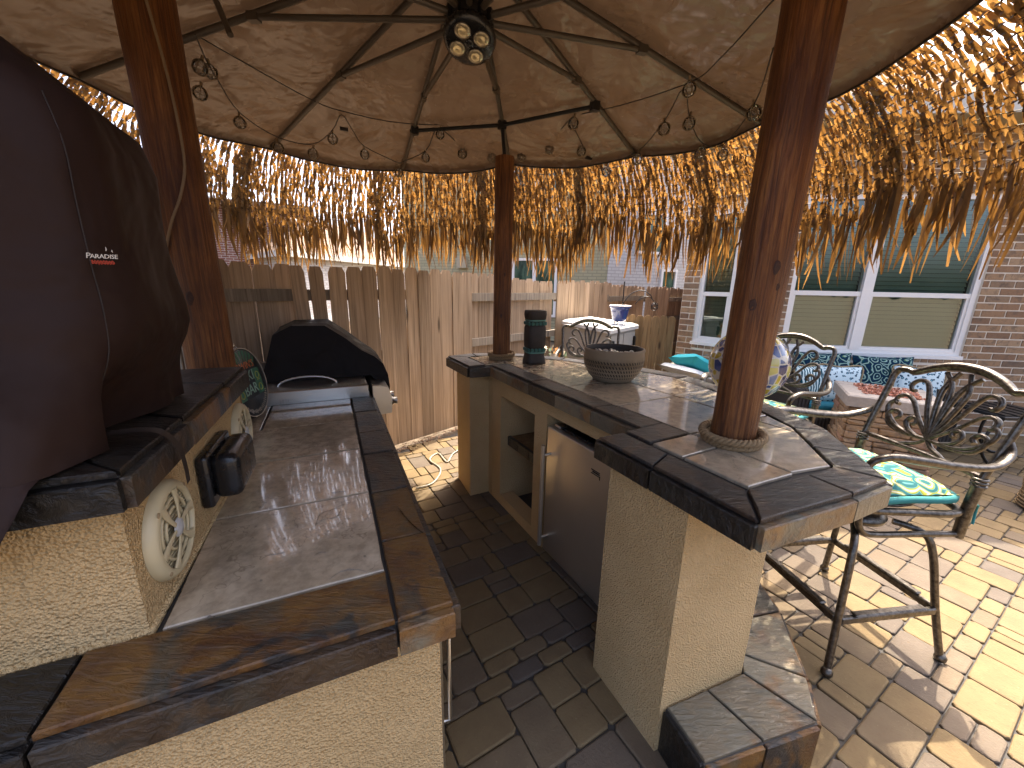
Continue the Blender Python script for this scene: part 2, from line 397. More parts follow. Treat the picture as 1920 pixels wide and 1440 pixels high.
def mk_fabric(name, kind):
    m = MT(name, 0.9, spec=0.15); c = m.co(shuffle=False)
    if kind == 'scroll':
        d = m.n('TexNoise', {'Vector': c, 'Scale': 7, 'Detail': 2}).outputs['Color']
        v = m.n('VectorMath', {0: c, 1: m.n('VectorMath', {0: d, 1: (0.10, 0.10, 0.10)}, operation='MULTIPLY').outputs[0]}, operation='ADD').outputs[0]
        vd = m.n('TexVoronoi', {'Vector': v, 'Scale': 9, 'Randomness': 0.55}).outputs['Distance']
        ring = m.math('SINE', m.math('MULTIPLY', vd, 24.0))
        col = m.ramp(m.math('MULTIPLY', m.math('ADD', ring, 1.0), 0.5), [(0.0, (0.004, 0.016, 0.045)), (0.45, (0.003, 0.035, 0.06)), (0.70, (0.006, 0.085, 0.10)), (0.84, (0.15, 0.19, 0.03)), (0.93, (0.26, 0.38, 0.37))])
    elif kind == 'seat':
        vd = m.n('TexVoronoi', {'Vector': m.n('VectorMath', {0: c, 1: m.n('VectorMath', {0: m.n('TexNoise', {'Vector': c, 'Scale': 6}).outputs['Color'], 1: (0.09, 0.09, 0.09)}, operation='MULTIPLY').outputs[0]}, operation='ADD').outputs[0], 'Scale': 10, 'Randomness': 0.5}).outputs['Distance']
        ring = m.math('MULTIPLY', m.math('ADD', m.math('SINE', m.math('MULTIPLY', vd, 22.0)), 1.0), 0.5)
        col = m.ramp(ring, [(0.0, (0.02, 0.10, 0.11)), (0.22, (0.09, 0.24, 0.23)), (0.42, (0.17, 0.19, 0.02)), (0.66, (0.27, 0.26, 0.04)), (0.86, (0.42, 0.43, 0.33))], 'CONSTANT')
    elif kind == 'leopard':
        vd = m.n('TexVoronoi', {'Vector': m.n('VectorMath', {0: c, 1: m.n('VectorMath', {0: m.n('TexNoise', {'Vector': c, 'Scale': 30}).outputs['Color'], 1: (0.02, 0.02, 0.02)}, operation='MULTIPLY').outputs[0]}, operation='ADD').outputs[0], 'Scale': 30, 'Randomness': 0.8}).outputs['Distance']
        nn = m.noise(c, 55, 2)
        f = m.math('ADD', vd, m.math('MULTIPLY', m.math('SUBTRACT', nn, 0.5), 0.5))
        col = m.ramp(f, [(0.0, (0.20, 0.42, 0.50)), (0.17, (0.012, 0.05, 0.09)), (0.36, (0.56, 0.68, 0.70))], 'CONSTANT')
    elif kind == 'zebra':
        w = m.n('TexWave', {'Vector': c, 'Scale': 9.5, 'Distortion': 4.5, 'Detail': 2.0, 'Detail Scale': 1.4}, bands_direction='X').outputs['Fac']
        col = m.ramp(w, [(0.0, (0.004, 0.055, 0.085)), (0.38, (0.02, 0.24, 0.28)), (0.52, (0.60, 0.70, 0.68))], 'CONSTANT')
    m.set('Base Color', col); m.bump(m.noise(c, 300, 2), 0.2, 0.001); return m.m
def mk_mosaic():
    m = MT('mosaic_glass', 0.12, spec=0.6, coat=0.4); c = m.co(shuffle=False)
    vo = m.n('TexVoronoi', {'Vector': c, 'Scale': 21, 'Randomness': 0.55}); ed = m.n('TexVoronoi', {'Vector': c, 'Scale': 21, 'Randomness': 0.55}, feature='DISTANCE_TO_EDGE').outputs['Distance']
    r = m.n('SeparateColor', {0: vo.outputs['Color']}).outputs[0]
    col = m.ramp(r, [(0.0, (0.42, 0.33, 0.02)), (0.28, (0.55, 0.50, 0.14)), (0.5, (0.04, 0.07, 0.22)), (0.68, (0.12, 0.19, 0.36)), (0.85, (0.02, 0.03, 0.12))], 'CONSTANT')
    m.set('Base Color', m.mix(m.ramp(ed, [(0.05, (1, 1, 1)), (0.075, (0, 0, 0))]), col, (0.55, 0.52, 0.45))); m.bump(ed, 0.3, 0.004); return m.m
def mk_bowl():
    m = MT('carved_bowl', 0.5, spec=0.4); tc = m.n('TexCoord').outputs['Object']; sp = m.n('SeparateXYZ', {0: tc})
    ang = m.math('ARCTAN2', sp.outputs[1], sp.outputs[0]); z = sp.outputs[2]
    nz = m.noise(tc, 25, 3)
    base = m.ramp(m.math('ADD', m.math('MULTIPLY', z, 5.0), m.math('MULTIPLY', nz, 0.3)), [(0.15, (0.30, 0.25, 0.18)), (0.55, (0.25, 0.20, 0.135)), (0.72, (0.13, 0.095, 0.055)), (0.92, (0.24, 0.185, 0.12))])
    dash = m.math('GREATER_THAN', m.math('SINE', m.math('ADD', m.math('MULTIPLY', ang, 62.0), m.math('MULTIPLY', z, 190.0))), 0.05)
    rows = m.math('GREATER_THAN', m.math('SINE', m.math('MULTIPLY', z, 260.0)), -0.35)
    band = m.math('MULTIPLY', m.math('GREATER_THAN', z, 0.03), m.math('LESS_THAN', z, 0.135))
    f = m.math('MULTIPLY', m.math('MULTIPLY', dash, rows), band)
    m.set('Base Color', m.mix(f, base, (0.028, 0.018, 0.012))); m.bump(f, -0.6, 0.004); return m.m
def mk_glasspane():
    m = bpy.data.materials.new('window_glass'); m.use_nodes = True; T = MT.__new__(MT); T.m = m; T.nt = m.node_tree
    T.b = T.nt.nodes['Principled BSDF']; T.out = T.nt.nodes['Material Output']
    t = T.n('BsdfTransparent', {'Color': (0.62, 0.76, 0.68)}); g = T.n('BsdfGlossy', {'Color': (0.9, 1.0, 0.95), 'Roughness': 0.015})
    nb = T.n('Bump', {'Height': T.noise(T.n('TexCoord').outputs['Object'], 2.2, 2), 'Strength': 0.06, 'Distance': 0.03}); T.nt.links.new(nb.outputs[0], g.inputs['Normal'])
    f = T.math('ADD', T.n('Fresnel', {'IOR': 1.5}).outputs[0], 0.10)
    T.nt.links.new(T.n('MixShader', {0: f, 1: t.outputs[0], 2: g.outputs[0]}).outputs[0], T.out.inputs[0]); T.nt.nodes.remove(T.b); return m
def mk_clearglass():
    m = MT('clear_glass', 0.03, spec=0.5); m.set('Base Color', (0.92, 0.82, 0.62)); m.set('Transmission Weight', 0.9); m.set('IOR', 1.2); return m.m
def mk_wicker():
    m = MT('wicker', 0.55, spec=0.4); c = m.co(shuffle=False)
    w = m.n('TexWave', {'Vector': c, 'Scale': 26, 'Distortion': 1.2, 'Detail': 1}, bands_direction='Z').outputs['Fac']
    w2 = m.n('TexWave', {'Vector': c, 'Scale': 9, 'Distortion': 0.5}, bands_direction='X').outputs['Fac']
    h = m.math('MULTIPLY', w, w2); m.set('Base Color', m.ramp(h, [(0.0, (0.010, 0.008, 0.007)), (0.7, (0.06, 0.048, 0.042))])); m.bump(h, 0.8, 0.01); return m.m
def mk_cover(name, col, rough=0.75):
    m = MT(name, rough, spec=0.14); c = m.co(shuffle=False); n1 = m.noise(c, 3, 5, 0.6, 0.8); n2 = m.noise(c, 220, 2)
    m.set('Base Color', m.mix(n1, tuple(x * 0.8 for x in col), tuple(x * 1.2 for x in col)))
    b = m.bump(m.noise(c, 4, 3, 0.5, 0.3), 0.6, 0.07); m.bump(n2, 0.15, 0.001, b); return m.m
def mk_soil():
    m = MT('soil', 0.95, spec=0.1); c = m.co(shuffle=False); n = m.noise(c, 12, 6, 0.7); m.set('Base Color', m.ramp(n, [(0.3, (0.06, 0.045, 0.03)), (0.7, (0.17, 0.13, 0.09))])); m.bump(n, 0.8, 0.03); return m.m
M['stucco'] = mk_stucco(); M['slate'] = mk_slate('slate', 0.25, 0.55); M['slate_rust'] = mk_slate('slate_rust', 0.85, 0.66); M['slate_dark'] = mk_slate('slate_dark', 0.10, 0.18); M['slate_pale'] = mk_slate('slate_pale', 0.6, 0.95, 0.6); M['tile'] = mk_tile(); M['grout'] = mk_grout(); M['mortar'] = mk_mortar(); M['water'] = mk_water()
M['paver'] = mk_paver(); M['log'] = mk_log(); M['canopy'] = mk_canopy(); M['thatch'] = mk_thatch(); M['cast'] = mk_cast(); M['steel'] = mk_steel()
M['fence'] = mk_wood('weathered_fence', (0.28, 0.20, 0.132), (0.45, 0.33, 0.22), (0.56, 0.43, 0.305))
M['newwood'] = mk_wood('cedar_gate', (0.16, 0.09, 0.04), (0.25, 0.15, 0.065), (0.33, 0.21, 0.10), 0.2)
M['rail'] = mk_wood('fence_rail', (0.17, 0.14, 0.11), (0.26, 0.22, 0.17), (0.36, 0.31, 0.25), 0.2)
M['brick'] = mk_brick('house_brick', [(0.0, (0.16, 0.085, 0.046)), (0.3, (0.22, 0.125, 0.066)), (0.6, (0.27, 0.165, 0.088)), (0.85, (0.32, 0.215, 0.125)), (1.0, (0.11, 0.068, 0.044))])
M['ledgestone'] = mk_brick('ledge_stone', [(0.0, (0.24, 0.14, 0.07)), (0.4, (0.36, 0.22, 0.11)), (0.7, (0.42, 0.27, 0.15)), (1.0, (0.28, 0.13, 0.075))])
M['shingle'] = mk_shingle(); M['soil'] = mk_soil(); M['bowl'] = mk_bowl(); M['pane'] = mk_glasspane(); M['glass'] = mk_clearglass()
M['scroll'] = mk_fabric('scroll_fabric', 'scroll'); M['seatfab'] = mk_fabric('seat_fabric', 'seat'); M['leopard'] = mk_fabric('leopard_fabric', 'leopard'); M['zebra'] = mk_fabric('zebra_fabric', 'zebra')
M['mosaic'] = mk_mosaic(); M['wicker'] = mk_wicker(); M['cover'] = mk_cover('cover_cloth', (0.026, 0.0140, 0.0110), 0.6); M['gcover'] = mk_cover('grill_cover_vinyl', (0.010, 0.0075, 0.007), 0.6)
M['black'] = plain('black_plastic', (0.012, 0.012, 0.013), 0.25, spec=0.5); M['bronze'] = plain('bronze_tube', (0.085, 0.068, 0.052), 0.4, metal=0.2)
M['fridge'] = plain('fridge_steel', (0.60, 0.55, 0.47), 0.34, metal=0.8, var=0.06, nscale=8); M['darkmetal'] = plain('dark_metal', (0.018, 0.017, 0.017), 0.45, metal=0.4); M['cream'] = plain('cream_plastic', (0.52, 0.45, 0.28), 0.42, var=0.05)
M['dustcap'] = plain('speaker_cap', (0.42, 0.43, 0.43), 0.5); M['white'] = plain('white_vinyl', (0.72, 0.71, 0.68), 0.45, var=0.05)
M['teal'] = plain('teal_fabric', (0.010, 0.15, 0.21), 0.85, var=0.2, nscale=40, bump=0.2); M['aqua'] = plain('aqua_fabric', (0.035, 0.42, 0.46), 0.85, var=0.1, bump=0.2)
M['tan'] = plain('tan_piping', (0.30, 0.22, 0.12), 0.8); M['resin'] = plain('resin_box', (0.40, 0.37, 0.32), 0.55, var=0.06); M['resinlid'] = plain('resin_lid', (0.62, 0.60, 0.56), 0.5, var=0.05)
M['rope'] = plain('manila_rope', (0.27, 0.18, 0.09), 0.9, var=0.4, nscale=120, bump=0.6); M['bluepot'] = plain('blue_glaze', (0.03, 0.045, 0.17), 0.12, var=0.4, nscale=25, coat=0.5)
M['tikiwood'] = plain('carved_wood', (0.030, 0.022, 0.017), 0.6, var=0.5, nscale=50, bump=0.6); M['tikiteal'] = plain('teal_paint', (0.028, 0.115, 0.095), 0.5, var=0.4, nscale=50); M['tikimint'] = plain('mint_paint', (0.11, 0.26, 0.21), 0.5, var=0.3)
M['pebble'] = plain('pebble', (0.34, 0.31, 0.27), 0.6, var=0.4, nscale=20); M['bulb'] = M['water']; M['cord'] = plain('cord_black', (0.02, 0.013, 0.010), 0.6); M['cord2'] = plain('cord_tan', (0.24, 0.17, 0.10), 0.6); M['knot'] = plain('wood_knot', (0.045, 0.016, 0.008), 0.6, var=0.6, nscale=120, bump=0.6)
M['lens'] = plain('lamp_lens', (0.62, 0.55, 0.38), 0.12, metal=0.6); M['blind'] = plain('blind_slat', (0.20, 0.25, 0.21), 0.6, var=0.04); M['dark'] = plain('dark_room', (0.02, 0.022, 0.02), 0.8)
M['logowhite'] = plain('logo_white', (0.62, 0.58, 0.50), 0.7); M['logored'] = plain('logo_red', (0.42, 0.05, 0.02), 0.7)
M['concrete'] = plain('cast_concrete', (0.36, 0.31, 0.26), 0.8, var=0.25, nscale=40, bump=0.5); M['redglass'] = plain('fire_glass', (0.42, 0.17, 0.10), 0.25, var=0.6, nscale=60)
M['fascia'] = plain('fascia_paint', (0.50, 0.50, 0.45), 0.6, var=0.05); M['soffit'] = plain('soffit_paint', (0.36, 0.31, 0.21), 0.7); M['flower'] = plain('flower_orange', (0.55, 0.22, 0.05), 0.6, var=0.4); M['leafdry'] = plain('dry_leaf', (0.17, 0.09, 0.05), 0.8, var=0.5)
M['petal'] = plain('flower_cream', (0.60, 0.52, 0.36), 0.6, var=0.3); M['hose'] = plain('grey_hose', (0.30, 0.27, 0.22), 0.5)
M['farcream'] = mk_farbrick('far_brick_cream', (0.40, 0.37, 0.24), (0.34, 0.32, 0.20), (0.26, 0.245, 0.16)); M['farwhite'] = mk_farbrick('far_brick_white', (0.55, 0.54, 0.52), (0.48, 0.475, 0.46), (0.36, 0.35, 0.34)); M['farred'] = mk_farbrick('far_brick_red', (0.21, 0.095, 0.07), (0.16, 0.07, 0.055), (0.36, 0.31, 0.27))
M['signface'] = plain('sign_navy', (0.014, 0.022, 0.030), 0.35); M['signgreen'] = plain('sign_green', (0.045, 0.16, 0.10), 0.4, var=0.5, nscale=60); M['signorange'] = plain('sign_orange', (0.55, 0.16, 0.05), 0.5); M['signmint'] = plain('sign_mint', (0.28, 0.45, 0.36), 0.5); M['signyellow'] = plain('sign_yellow', (0.30, 0.33, 0.08), 0.5); M['signcream'] = plain('sign_cream', (0.50, 0.43, 0.34), 0.5)

# ================================================================== GROUND
gd = MB(); gd.add([(-150, -150, -0.03), (150, -150, -0.03), (150, 150, -0.03), (-150, 150, -0.03)], [(0, 1, 2, 3)])
ground = tag(gd.build('ground', M['soil']), kind='structure')
patio = tag(MB().prism([(-4.2, -3), (9, -3), (9, 6.4), (3.2, 7.2), (0.55, 5.35), (-1.08, 3.58), (-1.9, 2.7), (-4.2, 0.2)], -0.028, -0.012).build('patio', M['grout']), kind='structure')
def inpoly(p, P):
    c = False
    for i in range(len(P)):
        a, b = P[i - 1], P[i]
        if (a[1] > p[1]) != (b[1] > p[1]) and p[0] < (b[0] - a[0]) * (p[1] - a[1]) / (b[1] - a[1]) + a[0]: c = not c
    return c
def lay_pavers():
    g = 0.078; th = R(31); NX, NY = 150, 130
    ct, st = math.cos(th), math.sin(th)
    occ = [[False] * NY for _ in range(NX)]; pieces = []
    r = random.Random(3)
    for i in range(NX):
        for j in range(NY):
            if occ[i][j]: continue
            opts = [(3, 2), (2, 3), (2, 2), (3, 2), (2, 2), (2, 3), (1, 2), (2, 1)]; r.shuffle(opts); opts += [(1, 2), (2, 1), (1, 1)]
            for a, b in opts:
                if i + a > NX or j + b > NY: continue
                if any(occ[i + x][j + y] for x in range(a) for y in range(b)): continue
                for x in range(a):
                    for y in range(b): occ[i + x][j + y] = True
                pieces.append((i, j, a, b)); break
    field = [(-4.1, -1), (8.5, -1), (8.5, 6.2), (3.2, 7.0), (0.6, 5.3), (-1.03, 3.6), (-1.9, 2.62), (-4.1, 0.2)]
    vis1 = [(845, 1445), (850, 1130), (700, 740), (870, 780), (875, 895), (890, 930), (930, 925), (1140, 1185), (1140, 1285), (1235, 1445)]
    vis2 = [(1415, 1080), (1470, 1150), (1540, 1350), (1540, 1445), (1925, 1445), (1925, 830), (1800, 870), (1650, 890), (1440, 1010)]
    cache = {}
    def shape(a, b, va):
        k = (a, b, va)
        if k in cache: return cache[k]
        rr = random.Random(hash(k) & 0xffff); sx, sy = a * g - 0.005, b * g - 0.005
        P = []
        c = 0.013
        for (x, y), (ux, uy), (vx, vy) in (((-sx / 2, -sy / 2), (0, 1), (1, 0)), ((sx / 2, -sy / 2), (-1, 0), (0, 1)), ((sx / 2, sy / 2), (0, -1), (-1, 0)), ((-sx / 2, sy / 2), (1, 0), (0, -1))):
            j = rr.uniform(0.6, 1.3) * c
            P.append((x + ux * j + rr.uniform(-.0015, .0015), y + uy * j)); P.append((x + vx * j, y + vy * j + rr.uniform(-.0015, .0015)))
        m = MB(); P2 = P
        Q = inset(P2, 0.002); Q2 = inset(P2, 0.007); n = len(P2)
        vs = [(x, y, -0.02) for x, y in P2] + [(x, y, -0.006) for x, y in P2] + [(x, y, -0.002) for x, y in Q] + [(x, y, 0.0) for x, y in Q2]
        fs = [tuple(range(3 * n, 4 * n))]
        for q in (0, n, 2 * n): fs += [(q + i, q + (i + 1) % n, q + n + (i + 1) % n, q + n + i) for i in range(n)]
        m.add(vs, fs); cache[k] = (m, None); return cache[k]
    lst = []
    for i, j, a, b in pieces:
        x, y = (i + a / 2) * g - 4.4, (j + b / 2) * g - 5.6
        wx, wy = x * ct - y * st + 1.6, x * st + y * ct + 1.0
        if not inpoly((wx, wy), field): continue
        p = proj((wx, wy, 0)); sc = 0
        if p and -40 < p[0] < 1960 and -40 < p[1] < 1480:
            d = (wx * wx + wy * wy + 2.56)
            sc = a * b / d * (1.0 if (inpoly(p, vis1) or inpoly(p, vis2)) else 0.001)
        lst.append((sc, wx, wy, a, b, r.randrange(4), r.uniform(-.003, .003), r.uniform(-.012, .012), r.uniform(-.012, .012)))
    lst.sort(key=lambda t: -t[0])
    meshes = {}
    for sc, x, y, a, b, va, dz, tx, ty in lst[:300]:
        k = (a, b, va)
        if k not in meshes: meshes[k] = shape(a, b, va)[0].mesh('paver', M['paver'])
        obj('paver', meshes[k], patio, loc=(x, y, dz), rot=(tx, ty, th))
    # the rest: three joined sets so that the tint still varies
    sets = [MB() for _ in range(6)]
    for sc, x, y, a, b, va, dz, tx, ty in lst[300:]:
        m = shape(a, b, va)[0]; q = sets[r.randrange(6)]
        q.add([(x + vx * ct - vy * st, y + vx * st + vy * ct, vz + dz) for vx, vy, vz in m.v], m.f)
    for q in sets: tag(q.build('paver_field', M['paver'], patio), kind='stuff')
lay_pavers()

# ================================================================== KITCHEN COUNTER (left)
ZC, ZLG = 0.90, 1.265
kitchen = tag(empty('kitchen_counter', L(0, 0, 0)), 'stucco outdoor kitchen counter with wet beige tiles, dark slate border and raised slate ledge', 'counter')
def kadd(o): o.parent = kitchen; o.matrix_parent_inverse = Matrix.Translation(-kitchen.location); return o
def kobj(name, me, kind=None): return kadd(obj(name, me))
body = MB()
KL = 3.0     # counter length
body.prism([L(0.03, 0.03), L(KL, 0.03), L(KL, 1.15), L(0.03, 1.15)], 0.0, ZC - 0.022)
kadd(body.build('counter_base', M['stucco']))
kadd(MB().prism([L(0.012, 0.012), L(KL, 0.012), L(KL, 1.16), L(0.012, 1.16)], ZC - 0.085, ZC - 0.014).build('counter_slab', M['grout']))
kadd(MB().prism([L(0.17, 0.59), L(1.08, 0.555), L(1.08, 1.15), L(0.17, 1.15)], ZC - 0.013, ZLG - 0.07).build('backsplash_wall', M['stucco']))
kadd(MB().tube([L(0.17, 1.15, ZC - 0.004), L(0.17, 0.592, ZC - 0.004), L(1.08, 0.557, ZC - 0.004)], 0.011, 6).build('stucco_cove', M['stucco']))
def slate_piece(poly, z0, z1, bev, add, name='slate_tile', mat='slate', jit=0.004):
    dz = rnd.uniform(-0.002, 0.002) if mat != 'tile' else rnd.uniform(-0.0006, 0.0006); P = inset_ccw(poly, 0.0035 if mat != 'tile' else 0.0045)
    return add(uneven(P, z0, z1 + dz, bev).build(name, M[mat]))
def ccw(P):
    P = [Vector((p[0], p[1])) for p in P]
    a = sum(P[i].x * P[(i + 1) % len(P)].y - P[(i + 1) % len(P)].x * P[i].y for i in range(len(P)))
    return P if a > 0 else P[::-1]
def inset_ccw(P, d): return inset(ccw(P), d)
def uneven(P, z0, z1, bev):
    """a split-stone slab: edge subdivided and nibbled"""
    Q = []
    for i in range(len(P)):
        a, b = Vector(P[i]), Vector(P[(i + 1) % len(P)]); n = max(1, int((b - a).length / 0.05))
        for k in range(n):
            p = a.lerp(b, k / n)
            if k: d = (b - a).normalized(); p = p + Vector((-d.y, d.x)) * rnd.uniform(-0.0004, 0.0018)
            Q.append((p.x, p.y))
    return MB().prism(Q, z0, z1, bev)
def side_piece(a, b, z0, z1, th, add, mat='slate'):
    """a slate strip facing the edge a->b (outside on the right of a->b)"""
    a, b = Vector(a[:2]), Vector(b[:2]); d = (b - a).normalized(); nr = Vector((d.y, -d.x)); a2, b2 = a + d * 0.003, b - d * 0.003
    o = rnd.uniform(0.0, 0.003)
    return slate_box([a2 - nr * 0.012, b2 - nr * 0.012, b2 + nr * (th + o), a2 + nr * (th + o)], z0, z1, add, mat)
def slate_box(P, z0, z1, add, mat='slate'): return add(MB().prism(P, z0, z1, 0.003).build('slate_edge', M[mat]))
def edge_run(pts, wid, ln, z1, add, zface=0.082, th=0.012, tops=True, mats=None, fmats=None):
    """slate tops of width wid along a polyline (outside on its right), and edge faces below"""
    P = [Vector(p[:2]) for p in pts]; n = len(P)
    nr = []
    for i in range(n - 1): d = (P[i + 1] - P[i]).normalized(); nr.append(Vector((d.y, -d.x)))
    inn = []
    for i in range(n):
        if i == 0: q = P[0] - nr[0] * wid
        elif i == n - 1: q = P[-1] - nr[-1] * wid
        else: m = (nr[i - 1] + nr[i]); q = P[i] - m * (wid / max(0.4, m.dot(nr[i])))
        inn.append(q)
    cnt = 0
    for i in range(n - 1):
        a, b, c, d = P[i], P[i + 1], inn[i + 1], inn[i]
        ll = (b - a).length; k = max(1, round(ll / ln)); cuts = [0] + sorted(min(0.97, max(0.03, (j + rnd.uniform(-.12, .12)) / k)) for j in range(1, k)) + [1]
        for j in range(k):
            u, v = cuts[j], cuts[j + 1]
            mt = mats[cnt % len(mats)] if mats else 'slate'; fm = fmats[cnt % len(fmats)] if fmats else mt; cnt += 1
            slate_piece([a.lerp(b, u), a.lerp(b, v), d.lerp(c, v), d.lerp(c, u)], z1 - 0.013, z1, 0.003, add, mat=mt)
            side_piece(a.lerp(b, u), a.lerp(b, v), z1 - zface - 0.0, z1 - 0.016, th, add, mat=fm)
# border along front edge (right to left) and along the aisle edge; outside must lie on the right of travel
edge_run([L(0.0, 0, 0), L(KL, 0, 0)], 0.128, 0.30, ZC, kadd, mats=['slate_rust', 'slate_rust'] + ['slate'] * 9, fmats=['slate'])
edge_run([L(0.0, 1.16, 0), L(0.0, 0.128, 0)], 0.165, 0.50, ZC, kadd, mats=['slate_dark', 'slate_rust'], fmats=['slate_dark', 'slate'])
side_piece(L(0, 0.128), L(0, 0), ZC - 0.082, ZC - 0.016, 0.012, kadd, mat='slate_pale')
# porcelain field tiles: two columns of 0.41 tiles
cols = [(0.128, 0.55), (0.55, 0.97)]
rows_s = [0.165, 0.585, 0.985, 1.38, 1.80, 2.2]
for j in range(len(rows_s) - 1):
    for k, (w0, w1) in enumerate(cols):
        if k == 1 and rows_s[j] < 0.9: continue
        s0 = max(rows_s[j], 1.085) if k == 1 else rows_s[j]
        wA = w1
        if k == 0 and rows_s[j] < 1.0: wA = 0.575
        slate_piece([L(s0, w0), L(rows_s[j + 1], w0), L(rows_s[j + 1], wA), L(s0, wA)], ZC - 0.012, ZC - 0.001, 0.0025, kadd, 'field_tile', 'tile')
# raised ledge
kadd(MB().prism([L(0.155, 0.572), L(1.10, 0.54), L(1.10, 1.16), L(0.155, 1.16)], ZLG - 0.07, ZLG - 0.014).build('ledge_slab', M['grout']))
edge_run([L(0.145, 1.16), L(0.145, 0.566), L(1.11, 0.532)], 0.30, 0.30, ZLG, kadd, zface=0.076, th=0.011, mats=['slate_dark'], fmats=['slate_dark', 'slate_dark', 'slate', 'slate_rust', 'slate', 'slate'])
slate_piece([L(1.11, 0.838), L(0.455, 0.866), L(0.455, 1.16), L(1.11, 1.16)], ZLG - 0.013, ZLG, 0.003, kadd)
# cabinet door edge on the aisle face
dm = MB(); dm.prism([L(0.10, 0.03), L(0.52, 0.03), L(0.52, 0.008), L(0.10, 0.008)], 0.12, 0.74, 0.0)
door = kadd(dm.build('cabinet_door', M['steel'])); h = MB().tube([L(0.14, 0.009, 0.66), L(0.14, -0.02, 0.66), L(0.14, -0.02, 0.36), L(0.14, 0.009, 0.36)], 0.006, 8).build('handle', M['steel']); h.parent = door
h.matrix_parent_inverse = door.matrix_world.inverted()
# standing water on the tiles
def puddle(px, py, rx, ry, a, seed, curve=None):
    c = PZ(px, py, ZC); rr = random.Random(seed); P = []
    for k in range(22):
        t = 2 * math.pi * k / 22; f = 1 + 0.35 * noise.noise(Vector((math.cos(t) * 1.7 + seed, math.sin(t) * 1.7, 0)))
        x, y = rx * f * math.cos(t), ry * f * math.sin(t)
        P.append((c.x + x * math.cos(a) - y * math.sin(a), c.y + x * math.sin(a) + y * math.cos(a)))
    z = ZC - 0.0008; Q = inset(P, min(rx, ry) * 0.35)
    n = len(P); m = MB(); m.add([(x, y, z) for x, y in P] + [(x, y, z + 0.0014) for x, y in Q], [tuple(range(n, 2 * n))] + [(i, (i + 1) % n, n + (i + 1) % n, n + i) for i in range(n)], True)
    return m.v, m.f
wm = MB()
def addp(t): wm.add(t[0], t[1], True)

def rill(pts, r=0.0022): wm.tube(catmull([PZ(x, y, ZC - 0.0002) for x, y in pts], 5), r, 6, flat=0.5)
for pts in ([(508, 848), (530, 838), (560, 835), (600, 838), (608, 834)], [(560, 832), (572, 822), (590, 830), (597, 836)], [(528, 816), (560, 812), (592, 802)], [(496, 1042), (515, 1040), (534, 1036)], [(590, 1042), (600, 1036), (612, 1036)], [(618, 1086), (640, 1072), (668, 1068), (686, 1072)], [(622, 924), (648, 921)], [(592, 985), (600, 965), (622, 956), (646, 945)], [(592, 985), (604, 975), (630, 970), (640, 955)], [(745, 950), (770, 980), (800, 1005)]): rill(pts)
rr = random.Random(11)
for k in range(150):
    s, w = rr.uniform(0.1, 1.7), rr.uniform(0.01, 0.5); p = L(s, w, 0); q = proj((p.x, p.y, ZC)); r0 = rr.uniform(0.0015, 0.004)
    c = (p.x, p.y)
    wm.lathe([(r0, ZC - 0.002), (r0, ZC - 0.0004), (r0 * 0.75, ZC + 0.0012), (0.0001, ZC + 0.0018)], 7, (c[0], c[1], 0))
tag(wm.build('standing_water', M['water']), 'clear rain water beads and small puddles on the kitchen counter tiles', 'water', kind='stuff')

# ================================================================== BAR (right)
ZB = 1.05
bar = tag(empty('bar_counter', Bp(0.42, 0.3, 0)), 'crescent stucco tiki bar with slate edged tile top, open shelf niche and slate foot step', 'bar')
def badd(o): o.parent = bar; o.matrix_parent_inverse = Matrix.Translation(-bar.location); return o
OUT = [(-0.80, -0.235), (-0.845, 0.144), (-0.855, 0.344), (-0.55, 0.68), (-0.10, 0.92), (0.37, 1.03), (0.80, 0.90), (1.22, 0.66), (1.57, 0.38), (1.70, 0.06), (1.665, -0.16)]
INN = [(1.225, -0.16), (1.205, 0.0), (-0.19, 0.0), (-0.19, -0.225)]
outl = OUT + INN
badd(MB().prism([Bp(s * 0.995, o) for s, o in inset_ccw([Vector(p) for p in outl], 0.012)], ZB - 0.088, ZB - 0.014).build('bar_slab', M['grout']))
# slate round the whole outline. travel must have outside on the right
loop = [Bp(s, o) for s, o in OUT]; run = [Bp(-0.19, -0.225)] + loop[0:1]
edge_run([Bp(s, o) for s, o in [(-0.19, -0.225)] + OUT + [(1.225, -0.16)]], 0.125, 0.30, ZB, badd, fmats=['slate_dark', 'slate_dark', 'slate_pale', 'slate_pale', 'slate'])
edge_run([Bp(1.205, 0.0), Bp(-0.19, 0.0)], 0.125, 0.29, ZB, badd, fmats=['slate_pale', 'slate_pale', 'slate'])
side_piece(Bp(1.225, -0.16), Bp(1.205, 0.0), ZB - 0.082, ZB - 0.016, 0.012, badd)
side_piece(Bp(-0.19, 0.0), Bp(-0.19, -0.225), ZB - 0.082, ZB - 0.016, 0.012, badd)
slate_piece([Bp(-0.19, -0.09), Bp(-0.19, 0.125), Bp(-0.32, 0.125), Bp(-0.32, -0.09)], ZB - 0.013, ZB, 0.003, badd)
field1 = [(-0.69, 0.13), (1.55, 0.13), (1.46, 0.30), (1.15, 0.55), (0.75, 0.78), (0.37, 0.90), (-0.05, 0.80), (-0.47, 0.58), (-0.725, 0.30)]
fieldN = [(-0.325, -0.088), (-0.325, 0.128), (-0.70, 0.128), (-0.685, -0.088)]
fieldF = [(1.24, -0.03), (1.53, -0.03), (1.55, 0.128), (1.24, 0.128)]
